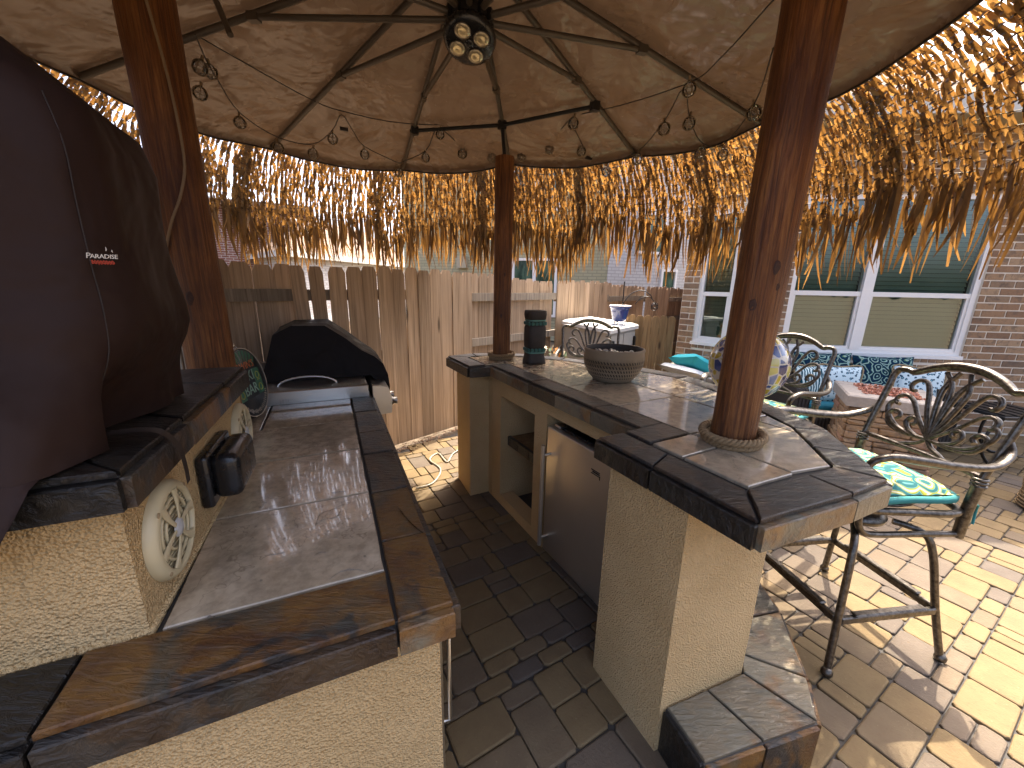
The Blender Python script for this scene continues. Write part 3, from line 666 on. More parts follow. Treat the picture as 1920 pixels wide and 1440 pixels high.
def lay_field(conv, s0, o0, step, clipf=None):
    conv = [tuple(p) for p in ccw(conv)]
    for i in range(-6, 8):
        for j in range(-4, 6):
            cell = [(s0 + i * step, o0 + j * step), (s0 + (i + 1) * step, o0 + j * step), (s0 + (i + 1) * step, o0 + (j + 1) * step), (s0 + i * step, o0 + (j + 1) * step)]
            P = clip(cell, conv)
            if len(P) >= 3 and area(P) > 0.002:
                slate_piece([Bp(p[0], p[1]) for p in P], ZB - 0.012, ZB - 0.001, 0.0025, badd, 'field_tile', 'tile')
lay_field(field1, -0.325, 0.128, 0.405)
lay_field(fieldN, -0.46, 0.128 - 0.405, 0.405); lay_field(fieldF, 1.24, 0.128 - 0.405, 0.405)
# stucco body: walls round the niche and the fridge bay
zt = ZB - 0.088
st = MB()
def wallbox(s0, s1, o0, o1, z0, z1): st.prism([Bp(s0, o0), Bp(s1, o0), Bp(s1, o1), Bp(s0, o1)], z0, z1)
wallbox(1.105, 1.24, 0.03, 0.42, 0, zt)             # left of niche
wallbox(0.655, 1.105, 0.03, 0.14, 0.0, 0.075)       # lip below niche
wallbox(0.655, 1.105, 0.03, 0.14, 0.842, zt)        # lintel over niche
wallbox(0.525, 0.655, 0.03, 0.55, 0, zt)            # pier between niche and fridge
wallbox(-0.115, 0.525, 0.03, 0.14, 0.885, zt)        # lintel over fridge
wallbox(0.655, 1.105, 0.46, 0.55, 0, zt)            # niche back
wallbox(-0.10, 0.525, 0.64, 0.70, 0, zt)            # fridge bay back
badd(st.build('bar_wall', M['stucco']))
pn = MB(); pn.prism([Bp(s, o) for s, o in [(-0.25, -0.205), (-0.25, 0.03), (-0.12, 0.03), (-0.12, 0.30), (-0.42, 0.42), (-0.65, 0.165), (-0.60, -0.22)]], 0, zt, 0.0)
badd(pn.build('bar_pillar', M['stucco']))
pf = MB(); pf.prism([Bp(s, o) for s, o in [(1.30, -0.125), (1.62, -0.10), (1.64, 0.16), (1.42, 0.42), (1.245, 0.42), (1.245, 0.03), (1.30, 0.03)]], 0, zt, 0.0)
badd(pf.build('bar_pillar', M['stucco']))
ob = MB(); ob.prism([Bp(s, o) for s, o in [(-0.40, 0.425), (0.0, 0.60), (-0.12, 0.302)]], 0, zt)
ob.prism([Bp(s, o) for s, o in [(-0.118, 0.645), (0.42, 0.76), (0.84, 0.67), (1.24, 0.46), (1.24, 0.43), (0.66, 0.56), (0.53, 0.56), (0.53, 0.705), (-0.10, 0.705)]], 0, zt)
badd(ob.build('bar_back_wall', M['stucco']))
badd(MB().prism([Bp(0.66, 0.145), Bp(1.10, 0.145), Bp(1.10, 0.455), Bp(0.66, 0.455)], 0.0, 0.02).build('niche_floor', M['grout']))
sh = MB(); sh.prism([Bp(0.655, 0.10), Bp(1.105, 0.10), Bp(1.105, 0.455), Bp(0.655, 0.455)], 0.475, 0.525); badd(sh.build('niche_shelf', M['newwood']))
for k in range(3): side_piece(Bp(1.10 - k * 0.15, 0.10), Bp(0.95 - k * 0.15, 0.10), 0.468, 0.535, 0.012, badd)
# slate foot step
ZS = 0.20
SO = [(-0.775, -0.225), (-0.88, 0.22), (-0.78, 0.36), (-0.56, 0.60), (-0.387, 0.72), (0.0, 0.92), (0.42, 1.0), (0.84, 0.92), (1.23, 0.72), (1.45, 0.58), (1.66, 0.34), (1.74, 0.2)]
SI = [(-0.605, -0.195), (-0.655, 0.165), (-0.60, 0.235), (-0.49, 0.36), (-0.40, 0.43), (0.0, 0.62), (0.42, 0.77), (0.84, 0.68), (1.24, 0.47), (1.42, 0.43), (1.60, 0.22), (1.65, 0.18)]
sp = MB()
for i in range(len(SO) - 1): sp.prism([Bp(*SO[i]), Bp(*SO[i + 1]), Bp(*SI[i + 1]), Bp(*SI[i])], 0, ZS - 0.015)
badd(sp.build('foot_step', M['grout']))
for i in range(len(SO) - 1):
    k = 2 if i in (0, 5, 6, 7) else 1
    for j in range(k):
        u, v = j / k, (j + 1) / k
        A = lambda q, t: Bp(*(Vector(q[i]).lerp(Vector(q[i + 1]), t)))
        slate_piece([A(SO, u), A(SO, v), A(SI, v), A(SI, u)], ZS - 0.014, ZS, 0.003, badd, mat='slate_pale' if i < 3 else 'slate')
        side_piece(A(SO, u), A(SO, v), 0.004, ZS - 0.016, 0.011, badd, mat='slate_rust')
side_piece(Bp(*SI[0]), Bp(*SO[0]), 0.004, ZS - 0.016, 0.011, badd, mat='slate_dark')

# ================================================================== FRIDGE
fr = tag(empty('bar_fridge', Bp(0.22, 0.30, 0)), 'compact fridge with brushed steel door and bar handle under the bar', 'fridge')
fr.rotation_euler = (0, 0, math.atan2(BT.y, BT.x))   # local x along s, local -y towards the aisle... outward is +(-n)
bx = lambda c, s: MB().box(c, s)
# local frame: x = BT, y = left of BT = -BN
obj('body', bevbox('fridge_body', 0.535, 0.50, 0.80, 0.006, M['black'], origin=(0, -0.02, 0.425)), fr)
fd = obj('door', bevbox('fridge_door', 0.55, 0.045, 0.80, 0.008, M['fridge'], 2, origin=(0, 0.262, 0.425)), fr)
obj('door_gasket', bevbox('door_gasket', 0.53, 0.014, 0.79, 0, M['black'], origin=(0, 0.236, 0.425)), fr)
hm = MB(); hm.tube([(0.235, 0.335, 0.09), (0.235, 0.335, 0.73)], 0.012, 12)
for z in (0.14, 0.67): hm.tube([(0.235, 0.284, z), (0.235, 0.335, z)], 0.009, 8)
hd = hm.build('handle', M['fridge'], fd)
bd = MB(); bd.box((-0.15, 0.2862, 0.735), (0.062, 0.003, 0.004)); bd.box((-0.15, 0.2862, 0.716), (0.062, 0.003, 0.003)); bd.box((-0.155, 0.2862, 0.726), (0.05, 0.003, 0.006)); bd.box((-0.182, 0.2862, 0.711), (0.003, 0.003, 0.02))
bd.build('badge', M['black'], fd)
for x in (-0.2, 0.2): MB().lathe([(0.018, 0), (0.018, 0.026)], 12, (x, 0.15, 0)).build('foot', M['black'], fr)
obj('hinge', bevbox('hinge', 0.05, 0.05, 0.014, 0.003, M['steel'], origin=(0.22, 0.23, 0.834)), fr)

# glass dome in the niche
jp = Bp(0.72, 0.30, 0.02)
jar = tag(empty('glass_lantern', jp), 'ribbed clear glass lantern globe inside the bar niche', 'lantern')
jm = MB(); jm.lathe([(0.03, 0.002), (0.08, 0.012), (0.105, 0.06), (0.108, 0.10), (0.095, 0.15), (0.06, 0.185), (0.03, 0.20), (0.028, 0.22)], 24); jm.build('globe', M['glass'], jar)
for z, r in ((0.045, 0.10), (0.10, 0.111), (0.15, 0.099)): MB().tube([(r * math.cos(a), r * math.sin(a), z) for a in [2 * math.pi * k / 24 for k in range(24)]], 0.004, 6, True).build('wire_hoop', M['steel'], jar)
MB().lathe([(0.0, 0.235), (0.03, 0.232), (0.034, 0.216), (0.03, 0.21)], 16).build('lid', M['steel'], jar)

# ================================================================== LOG POSTS
def log_post(base, top, r0, r1, label, seed, rope=True, split=None, knots=()):
    base, top = Vector(base), Vector(top); root = tag(empty('log_post', base), label, 'post', 'log posts of the shade roof')
    n, m = 28, 26; vs = []; ax = top - base
    for j in range(m + 1):
        t = j / m; c = ax * t; r = r0 + (r1 - r0) * t
        for k in range(n):
            a = 2 * math.pi * k / n
            rr = r * (1 + 0.035 * noise.noise(Vector((math.cos(a) * 1.3, math.sin(a) * 1.3, t * 5 + seed))) + 0.012 * noise.noise(Vector((math.cos(a) * 4, math.sin(a) * 4, t * 14 + seed))))
            if split is not None:
                d = abs((a - split + math.pi) % (2 * math.pi) - math.pi)
                if d < 0.11 and t < 0.55: rr -= 0.008 * (1 - t / 0.55)
            vs.append((c.x + rr * math.cos(a), c.y + rr * math.sin(a), c.z))
    fs = [(i * n + k, i * n + (k + 1) % n, (i + 1) * n + (k + 1) % n, (i + 1) * n + k) for i in range(m) for k in range(n)]
    mb = MB().add(vs, fs, True); mb.add(vs[-n:], [tuple(range(n))])
    mb.build('log', M['log'], root)
    for (az, zz, kr) in knots:
        t = zz / ax.z; r = (r0 + (r1 - r0) * t) * 1.005; km = MB(); c = ax * t; nk = 14; kv = []
        for ring, (q, lift) in enumerate(((1.0, -0.0012), (0.7, 0.0018), (0.45, 0.0006), (0.0, 0.001))):
            for e in range(nk):
                th = 2 * math.pi * e / nk; jq = 1 + 0.35 * noise.noise(Vector((math.cos(th) * 1.5, math.sin(th) * 1.5, zz * 9))); da = q * kr * jq * math.cos(th) / r; dz = q * kr * 1.7 * jq * math.sin(th) + 0.2 * kr * math.cos(th); kv.append((c.x + (r + lift) * math.cos(az + da), c.y + (r + lift) * math.sin(az + da), c.z + dz))
        km.add(kv, [(g * nk + e, g * nk + (e + 1) % nk, (g + 1) * nk + (e + 1) % nk, (g + 1) * nk + e) for g in range(3) for e in range(nk)], True); km.build('knot', M['knot'], root)
    if rope:
        rp = MB(); rr = r0 + 0.016
        for turn in range(2):
            for st_ in range(3):
                pts = []
                for k in range(120):
                    a = 2 * math.pi * k / 120; ph = a * 13 + st_ * 2.094
                    R_ = rr + turn * 0.010 + 0.0085 * math.cos(ph); zz = 0.016 + turn * 0.020 + 0.0085 * math.sin(ph) + 0.006 * math.sin(a + 0.8)
                    pts.append((R_ * math.cos(a), R_ * math.sin(a), zz))
                rp.tube(pts, 0.0072, 6, True)
        rp.build('rope_collar', M['rope'], root)
    return root
pr = PZ(1370, 828, ZB); pm = PZ(940, 672, ZB); pl = L(1.40, 0.70, ZC)
log_post(pr, (pr.x + 0.03, pr.y + 0.0, 2.66), 0.074, 0.083, 'reddish log post with dark knots and rope collar on the near bar end', 1.0, True, split=R(-105), knots=((R(-92), 0.62, 0.013), (R(-130), 0.50, 0.014), (R(-82), 0.56, 0.008)))
log_post(pm, (pm.x + 0.005, pm.y, 2.44), 0.066, 0.066, 'slim log post with flat cut top on the far end of the bar', 5.0, True, knots=((R(-95), 0.33, 0.010), (R(-75), 0.62, 0.008)))
log_post(pl, (pl.x - 0.02, pl.y, 2.66), 0.088, 0.092, 'thick dark log post on the kitchen counter behind the slate ledge', 9.0, False, knots=((R(-72), 0.62, 0.016),))
cw = MB(); c0 = Vector((pl.x, pl.y, 0)); pts = []
for z, a, d in [(2.55, -60, .105), (2.3, -45, .105), (2.05, -40, .10), (1.92, -55, .10), (1.8, -85, .10), (1.68, -115, .10), (1.55, -140, .10), (1.3, -150, .102), (1.1, -150, .102), (0.92, -150, .102)]: pts.append((c0.x + d * math.cos(R(a)), c0.y + d * math.sin(R(a)), z))
cw.tube(catmull(pts, 5), 0.005, 6); tag(cw.build('power_cable', M['cord2']), 'thin tan cable wound down the thick dark log post', 'cable')

# ================================================================== UMBRELLA
UC = Vector((-0.36, 2.0)); ZR, ZA = 2.53, 3.0
tips_px = [(1424, 224), (1190, 285), (955, 300), (755, 312), (510, 272), (150, 138)]
tips = [PZ(x, y, ZR) for x, y in tips_px]
angs = [math.atan2(t.y - UC.y, t.x - UC.x) for t in tips]; rads = [(Vector((t.x, t.y)) - UC).length for t in tips]
a0, a1 = angs[-1], angs[0] + 2 * math.pi
for k in range(1, 6):
    a = a0 + (a1 - a0) * k / 6; angs.append(a); rads.append({1: 1.60, 5: 1.88}.get(k, 1.72))
angs = [a % (2 * math.pi) for a in angs]; o_ = sorted(range(len(angs)), key=lambda i: angs[i]); angs = [angs[i] for i in o_]; rads = [rads[i] for i in o_]
umb = tag(empty('shade_umbrella', (UC.x, UC.y, ZR)), 'large brown vinyl umbrella canopy with dark metal ribs spread above the bar', 'umbrella')
def uadd(o): o.parent = umb; o.matrix_parent_inverse = Matrix.Translation(-umb.location); return o
apex = Vector((-0.215, 2.02, ZA))
NR = len(angs); tipv = [Vector((UC.x + rads[i] * math.cos(angs[i]), UC.y + rads[i] * math.sin(angs[i]), ZR)) for i in range(NR)]
def rib_pt(i, t): p = apex.lerp(tipv[i], t); return p
for i in range(NR):
    j = (i + 1) % NR; n, m = 12, 20; vs = []
    for v in range(m + 1):
        t = v / m
        for u in range(n + 1):
            w = u / n; p = rib_pt(i, t).lerp(rib_pt(j, t), w); bul = math.sin(math.pi * w)
            p.z += 0.008 - 0.03 * bul * t * t
            d = Vector((p.x - apex.x, p.y - apex.y, 0)); d = d.normalized() if d.length > 1e-5 else d
            p += d * (0.07 * bul * t ** 3)
            edge = max(0, 1 - min(w, 1 - w) * 5)
            p.z += 0.010 * math.sin(t * 46 + 5 * w + i) * edge * math.sin(math.pi * t) * min(1, 8 * min(w, 1 - w)) + 0.014 * noise.noise(Vector((p.x * 3, p.y * 3, i))) * bul
            vs.append(p)
    for u in range(n + 1):   # turned-down hem
        q = vs[m * (n + 1) + u].copy(); q.z -= 0.035; d = Vector((q.x - apex.x, q.y - apex.y, 0)).normalized(); q += d * 0.008; vs.append(q)
    fs = [(a * (n + 1) + b, a * (n + 1) + b + 1, (a + 1) * (n + 1) + b + 1, (a + 1) * (n + 1) + b) for a in range(m + 1) for b in range(n)]
    cp = uadd(MB().add(vs, fs, True).build('canopy_panel', M['canopy']))
    hem = MB().tube([vs[(m + 1) * (n + 1) + u] for u in range(n + 1)], 0.006, 6).build('hem_piping', M['cord']); hem.parent = cp
    hem.matrix_parent_inverse = Matrix.Identity(4)
    rb = MB(); pts = [rib_pt(i, t / 14) - Vector((0, 0, 0.012)) for t in range(15)]
    rb.tube(pts, 0.0155, 8, flat=0.9); uadd(rb.build('rib', M['bronze']))
hub = Vector((-0.215, 2.02, 2.66))
uadd(MB().tube([hub + Vector((0, 0, 0.02)), apex + Vector((0, 0, -0.02))], 0.024, 12).build('centre_pole', M['darkmetal']))
hm = MB(); hm.lathe([(0.03, 0.10), (0.075, 0.09), (0.085, 0.05), (0.085, 0.02), (0.05, 0.0)], 24, (hub.x, hub.y, hub.z))
for i in range(NR):
    d = Vector((math.cos(angs[i]), math.sin(angs[i]), 0)); c = hub + d * 0.088 + Vector((0, 0, 0.045)); hm.box(c, (0.03, 0.024, 0.045), angs[i])
uadd(hm.build('hub', M['darkmetal']))
hm2 = MB(); hm2.lathe([(0.03, 0.0), (0.06, -0.02), (0.06, -0.06), (0.03, -0.07)], 20, tuple(apex))
uadd(hm2.build('crown', M['darkmetal']))
for i in range(NR):
    e = rib_pt(i, 0.52) - Vector((0, 0, 0.022)); d = Vector((math.cos(angs[i]), math.sin(angs[i]), 0)); s0 = hub + d * 0.10 + Vector((0, 0, 0.045))
    s = uadd(MB().tube([s0, e], 0.0135, 8).build('strut', M['bronze']))
    uadd(MB().box(e, (0.05, 0.032, 0.035), angs[i]).build('strut_bracket', M['bronze']))
ix = {}
for key, (x, y) in dict(a=(768, 231), b=(948, 222), c=(1122, 184)).items():
    r = ray(x, y); best = None
    for i in range(NR):
        for t in range(20, 100):
            p = rib_pt(i, t / 100); q = proj(p)
            if q:
                d = (q[0] - x) ** 2 + (q[1] - y) ** 2
                if best is None or d < best[0]: best = (d, p, i)
    ix[key] = best[1] - Vector((0, 0, 0.034))
for p, q in (('a', 'b'), ('b', 'c')):
    d = (ix[q] - ix[p]).normalized(); uadd(MB().tube([ix[p] - d * 0.03 + Vector((0, 0, 0.0)), ix[q] + d * 0.0], 0.0125, 8).build('brace_bar', M['darkmetal']))
for k in 'abc': uadd(MB().box(ix[k], (0.05, 0.04, 0.05), 0.4).build('brace_clamp', M['darkmetal']))
uadd(MB().tube([Vector((pm.x + 0.005, pm.y - 0.0, 2.43)), ix['b']], 0.012, 8).build('post_rod', M['darkmetal']))
# a loose support tube by the left post
t0, t1 = PZ(432, 66, 2.50), PZ(388, -40, 2.72)
uadd(MB().tube([t0, t1], [0.011, 0.011], 8).build('loose_strut', M['bronze']))
# light pod under the hub
lp = tag(empty('umbrella_light', hub + Vector((0, -0.02, -0.055))), 'black disc lamp with four round lenses clipped under the umbrella hub', 'lamp')
lp.rotation_euler = (R(-20), R(10), R(20))
lp.scale = (0.82, 0.82, 0.82)
m_ = MB(); m_.lathe([(0.0001, 0.0), (0.115, 0.0), (0.135, 0.012), (0.14, 0.03), (0.13, 0.055), (0.10, 0.075), (0.05, 0.085), (0.0001, 0.086)], 40); m_.build('housing', M['black'], lp)
for k in range(4):
    a = R(45 + 90 * k); c = (0.072 * math.cos(a), 0.072 * math.sin(a), 0)
    lz = MB().lathe([(0.0001, -0.005), (0.02, -0.007), (0.038, -0.006), (0.0405, -0.002), (0.0405, 0.002)], 24, c).build('lens', M['lens'], lp)
    MB().tube([(c[0] + 0.041 * math.cos(t), c[1] + 0.041 * math.sin(t), -0.003) for t in [2 * math.pi * q / 24 for q in range(24)]], 0.003, 6, True).build('lens_ring', M['bronze'], lz)
MB().lathe([(0.0001, -0.006), (0.022, -0.005), (0.024, 0.001)], 16).build('sensor_cap', M['black'], lp)

# ================================================================== STRING LIGHTS
def canopy_hit(x, y, drop):
    r = ray(x, y).normalized(); o = Vector((0, 0, CAM_H)); t = 0.6
    while t < 6:
        p = o + r * t; d = (Vector((p.x, p.y)) - UC).length; h = ZA - (ZA - ZR) * (d / 1.68)
        if p.z > h - drop or d > 1.78 and t > 1.5: return p
        t += 0.01
    return o + r * 3
strings = [[(366, 65), (385, 110), (408, 150), (450, 212), (522, 258), (587, 270), (624, 243), (640, 215), (662, 246), (684, 275), (748, 306)],
           [(748, 306), (798, 283), (822, 241), (867, 274), (922, 282), (978, 279), (1030, 262), (1068, 224)],
           [(1068, 224), (1090, 268), (1105, 298), (1137, 306), (1195, 284), (1245, 228), (1282, 165), (1292, 215), (1313, 265), (1355, 272), (1413, 198), (1450, 90)]]
bulbs = [(375, 127), (395, 135), (375, 175), (450, 230), (522, 277), (587, 289), (624, 261), (684, 290), (748, 324), (798, 296), (825, 252), (867, 288), (922, 296), (978, 294), (1030, 280), (1075, 232), (1090, 284), (1137, 322), (1195, 299), (1245, 242), (1292, 232), (1292, 168), (1313, 287), (1355, 291), (1413, 213)]
sl = tag(empty('string_lights', (UC.x, UC.y, 2.45)), 'string of clear glass float bulbs in rope nets draped under the canopy rim', 'string lights')
def sadd(o): o.parent = sl; o.matrix_parent_inverse = Matrix.Translation(-sl.location); return o
for st_ in strings:
    sadd(MB().tube(catmull([canopy_hit(x, y, 0.05) for x, y in st_], 4), 0.0032, 5).build('wire', M['cord']))
top = catmull([canopy_hit(x, y, 0.02) for x, y in [(366, 65), (480, 130), (580, 185), (640, 208), (765, 232), (950, 232), (1120, 208), (1285, 158), (1350, 110), (1450, 0)]], 4)
sadd(MB().tube(top, 0.003, 5).build('wire', M['cord']))
bm_b = MB().lathe([(0.0001, -0.03), (0.014, -0.027), (0.026, -0.015), (0.030, 0.0), (0.026, 0.015), (0.014, 0.027), (0.008, 0.034), (0.0001, 0.034)], 16).mesh('bulb', M['bulb'])
nm = MB()
for k in range(4): a = math.pi * k / 4; nm.tube([(0.0315 * math.cos(t) * math.cos(a), 0.0315 * math.cos(t) * math.sin(a), 0.0315 * math.sin(t)) for t in [2 * math.pi * q / 20 for q in range(20)]], 0.0013, 4, True)
for z in (-0.014, 0.012): nm.tube([(0.029 * math.cos(t), 0.029 * math.sin(t), z) for t in [2 * math.pi * q / 16 for q in range(16)]], 0.0013, 4, True)
nm.tube([(0, 0, 0.03), (0, 0, 0.052)], 0.006, 6); net_me = nm.mesh('bulb_net', M['cord2'])
for x, y in bulbs:
    p = canopy_hit(x, y, 0.085); s = 1.0 + rnd.random() * 0.2
    b = obj('bulb', bm_b, sl, loc=p - sl.location, rot=(rnd.uniform(-.3, .3), rnd.uniform(-.3, .3), rnd.random() * 3), scale=(s, s, s)); obj('bulb_net', net_me, b)
for x, y in [(645, 242), (1104, 296)]:
    sadd(MB().box(canopy_hit(x, y, 0.06), (0.05, 0.018, 0.02), 0.5).build('plug', M['cord']))

# ================================================================== THATCH
PROF = [(1.63, 2.64), (1.76, 2.60), (1.88, 2.50), (1.97, 2.37), (2.04, 2.22), (2.08, 2.06), (2.10, 1.88), (2.11, 1.70)]
plen = [0.0]
for i in range(len(PROF) - 1): plen.append(plen[-1] + math.hypot(PROF[i + 1][0] - PROF[i][0], PROF[i + 1][1] - PROF[i][1]))
def prof(l):
    if l >= plen[-1]: d = l - plen[-1]; return PROF[-1][0] + 0.01 * d, PROF[-1][1] - d
    for i in range(len(PROF) - 1):
        if l <= plen[i + 1]: t = (l - plen[i]) / (plen[i + 1] - plen[i]); return PROF[i][0] + (PROF[i + 1][0] - PROF[i][0]) * t, PROF[i][1] + (PROF[i + 1][1] - PROF[i][1]) * t
TC = Vector((-0.30, 2.02))
def rimscale(a):
    "the thatch ring follows the canopy outline"
    i = 0
    aa = a % (2 * math.pi)
    for k in range(NR):
        lo, hi = angs[k], angs[(k + 1) % NR] + (2 * math.pi if k == NR - 1 else 0)
        x = aa if aa >= lo or k < NR - 1 else aa + 2 * math.pi
        if lo <= x <= hi: t = (x - lo) / (hi - lo); return (rads[k] + (rads[(k + 1) % NR] - rads[k]) * t + 0.05) / 1.68
    return 1.0
def thatch_panel(am, half, label, seed, lift=0.0, push=0.0, gap=1.0, fringe=0.36):
    r = random.Random(seed); net = MB(); fr_ = MB(); sh1, sh2 = [], []
    root = tag(empty('thatch_panel', (UC.x + 2.0 * math.cos(am), UC.y + 2.0 * math.sin(am), 2.2)), label, 'thatch', 'palm thatch panels round the canopy rim')
    def pt(a, l, off=0.0):
        k = rimscale(a); R_, z = prof(l); R_ = R_ * k + push + off
        wob = 0.035 * noise.noise(Vector((a * 6, l * 2.5, seed)))
        return Vector((UC.x + (R_ + wob) * math.cos(a), UC.y + (R_ + wob) * math.sin(a), z + lift))
    def strip(mb, shl, pts, ws, tanv, shade):
        vs = []
        for p, w in zip(pts, ws): vs += [p - tanv * w, p + tanv * w]
        mb.add(vs, [(2 * i, 2 * i + 1, 2 * i + 3, 2 * i + 2) for i in range(len(pts) - 1)], True)
        shl += [shade] * len(vs)
    step = 0.0185 / 2.05; ncol = int(2 * half / step); rh = 0.060
    for layer in range(2):
        for c in range(ncol):
            a = am - half + (c + 0.5 + r.uniform(-.18, .18) + 0.5 * layer) * step
            dens = 0.995 - 0.14 * layer
            cut = 0.80 + 0.05 * math.sin((a - am) / half * 3.1 + seed) + 0.06 * noise.noise(Vector((a * 9, seed, 0))) + 0.11 * noise.noise(Vector((a * 2.2, seed * 0.3, 3)))
            nrow = int(cut / rh); ca, sa = math.cos(a), math.sin(a); out = Vector((ca, sa, 0)); tn = Vector((-sa, ca, 0)); aj = 0.0
            for k in range(nrow):
                holes = noise.noise(Vector((a * 14, k * 0.55, seed * 1.7)))
                up = max(0.0, 1 - k / 6.0); l0 = k * rh + (0.03 if c % 2 else 0.0) + 0.02 * layer; aj2 = aj * 0.6 + r.gauss(0, 0.0028)
                if r.random() <= dens - gap * ((0.10 + 0.3 * layer) * up + (0.15 + 0.5 * layer) * max(0, holes)):
                    l1 = l0 + rh * r.uniform(1.0, 1.18); off = r.uniform(-.008, .014) + 0.02 * layer
                    p0, p1 = pt(a + aj, l0, off), pt(a + aj2, l1, off)
                    tw = r.uniform(-.4, .4); tv = tn * math.cos(tw) + out * math.sin(tw); w = r.uniform(0.0072, 0.0118); bul = r.uniform(0.005, 0.015)
                    mid = p0.lerp(p1, 0.5) - out * bul; q1 = p0.lerp(p1, 0.22) - out * bul * 0.7; q3 = p0.lerp(p1, 0.8) - out * bul * 0.75
                    strip(net, sh1, [p0, q1, mid, q3, p1], [0.0016, w * 0.75, w, w * 1.1, 0.002], tv, r.uniform(0.15, 0.95))
                    if layer == 0:                       # the knot at the foot of the loop
                        kv = tn * r.uniform(0.006, 0.010); b = p1 - out * 0.014
                        strip(net, sh1, [p1 - kv + Vector((0, 0, .003)), b - kv * 0.4 - Vector((0, 0, .007)), b + kv * 0.4 - Vector((0, 0, .006)), p1 + kv + Vector((0, 0, .006))], [0.002, 0.004, 0.004, 0.002], Vector((0, 0, 1)), r.uniform(0.0, 0.4))
                aj = aj2
            # the hanging fringe
            for q in range(2):
                if layer and q: continue
                l0 = (nrow - r.uniform(0, 1.2)) * rh; ln = fringe * r.uniform(0.45, 1.2); aa = a + r.gauss(0, 0.006); off = r.uniform(-.02, .03)
                tw = r.uniform(-1.0, 1.0); tv = tn * math.cos(tw) + out * math.sin(tw)
                sway = tn * r.gauss(0, 0.035) + out * r.gauss(0.0, 0.03); w = r.uniform(0.005, 0.0115); p0 = pt(aa, l0, off); pts = []
                for e in range(6):
                    t = e / 5; p = p0 + Vector((0, 0, -ln * t)) + sway * t * t; pts.append(p)
                split = r.random() < 0.3
                strip(fr_, sh2, pts, [0.003, w * 0.8, w, w, w * 0.75, w * (0.5 if split else 0.12)], tv, r.uniform(0.25, 1.0))
    for k in range(13):                                  # horizontal strings the loops are tied on
        ps = [pt(am - half + 2 * half * e / 18, k * rh + 0.01 * math.sin(e * 1.3 + k)) for e in range(19)]
        nv = len(net.v); net.tube(ps, 0.0018, 4, caps=False); sh1 += [0.12] * (len(net.v) - nv)
    for mb, shl, nm_ in ((net, sh1, 'knotted_palm_strips'), (fr_, sh2, 'hanging_fringe')):
        me = mb.mesh(nm_, M['thatch']); at = me.attributes.new('shade', 'FLOAT', 'POINT'); at.data.foreach_set('value', shl)
        o = obj(nm_, me, root); o.matrix_parent_inverse = Matrix.Translation(-root.location); tag(o, kind='stuff')
NP = 11
thl = {}
TL = ['golden thatch panel hanging beside the brick house window', 'golden thatch panel with long fringe hanging beside the reddish log post', 'golden thatch panel hanging in front of the white brick house', 'golden thatch panel hanging behind the bowl and tiki figure', 'golden thatch panel hanging over the fence behind the slim log post', 'golden thatch panel hanging in front of the pale brick house wall', 'thin thatch panel with gaps hanging in front of the tan shingle roof', 'thatch panel hanging beside the thick dark log post', 'thatch panel hanging behind the tall brown grill cover']
TL += ['thatch panel on the yard side across the kitchen counter', 'thatch panel on the yard side facing away from the fence', 'thatch panel on the yard side opposite the slim log post', 'thatch panel on the yard side next to the patio stool']
GP = [0.7, 0.4, 0.4, 0.3, 0.3, 1.1, 1.9, 1.8, 1.5, 1, 1, 1, 1]
for k in range(13):
    if k in (10, 11): continue          # the open side where one walks in
    am = R(-8 + k * 27.5)
    thatch_panel(am, R(15.2), TL[k], 20 + k, lift=0.012 * (k % 3), push=0.02 * (k % 2), gap=GP[k])
thatch_panel(R(-32), R(14.5), 'shaded brown thatch panel overlapping its neighbour near the metal bar stool', 41, lift=-0.05, push=-0.24, gap=0.3, fringe=0.30)

# ================================================================== FENCE
FA = Vector((-1.122, 3.693)); FD = Vector((0.6718, 0.7407)); FN = Vector((0.7407, -0.6718))   # FN faces the camera
fence = tag(empty('privacy_fence', (FA.x, FA.y, 0)), 'weathered grey brown dog-eared board fence behind the bar', 'fence')
fyaw = math.atan2(FD.y, FD.x)
def fpos(s, off, z=0.0): p = FD * s + FN * off; return Vector((p.x, p.y, z))
def dogear(w, h, th, name, mat, top=None):
    c = min(0.028, w * 0.28); P = [(-w / 2, 0), (w / 2, 0), (w / 2, h - c), (w / 2 - c * 0.85, h), (-w / 2 + c * 0.85, h), (-w / 2, h - c)]
    vs = [(x, -th / 2, z) for x, z in P] + [(x, th / 2, z) for x, z in P]; n = len(P)
    return MB().add(vs, [tuple(range(n)), tuple(range(2 * n - 1, n - 1, -1))] + [(i, i + n, (i + 1) % n + n, (i + 1) % n) for i in range(n)]).mesh(name, mat)
bmeshes = [dogear(0.136, 1.0, 0.016, 'board', M['fence']) for _ in range(1)]
secs = [(-3.6, -0.80, 'r'), (-0.80, 0.985, 'b'), (0.985, 2.56, 'r'), (2.56, 4.05, 'b'), (4.05, 5.45, 'r'), (5.45, 6.6, 'b'), (6.6, 8.2, 'r')]
def ftop(s): return 1.705 - 0.018 * max(0, s) + 0.012 * math.sin(s * 2.1)
fr2 = random.Random(5)
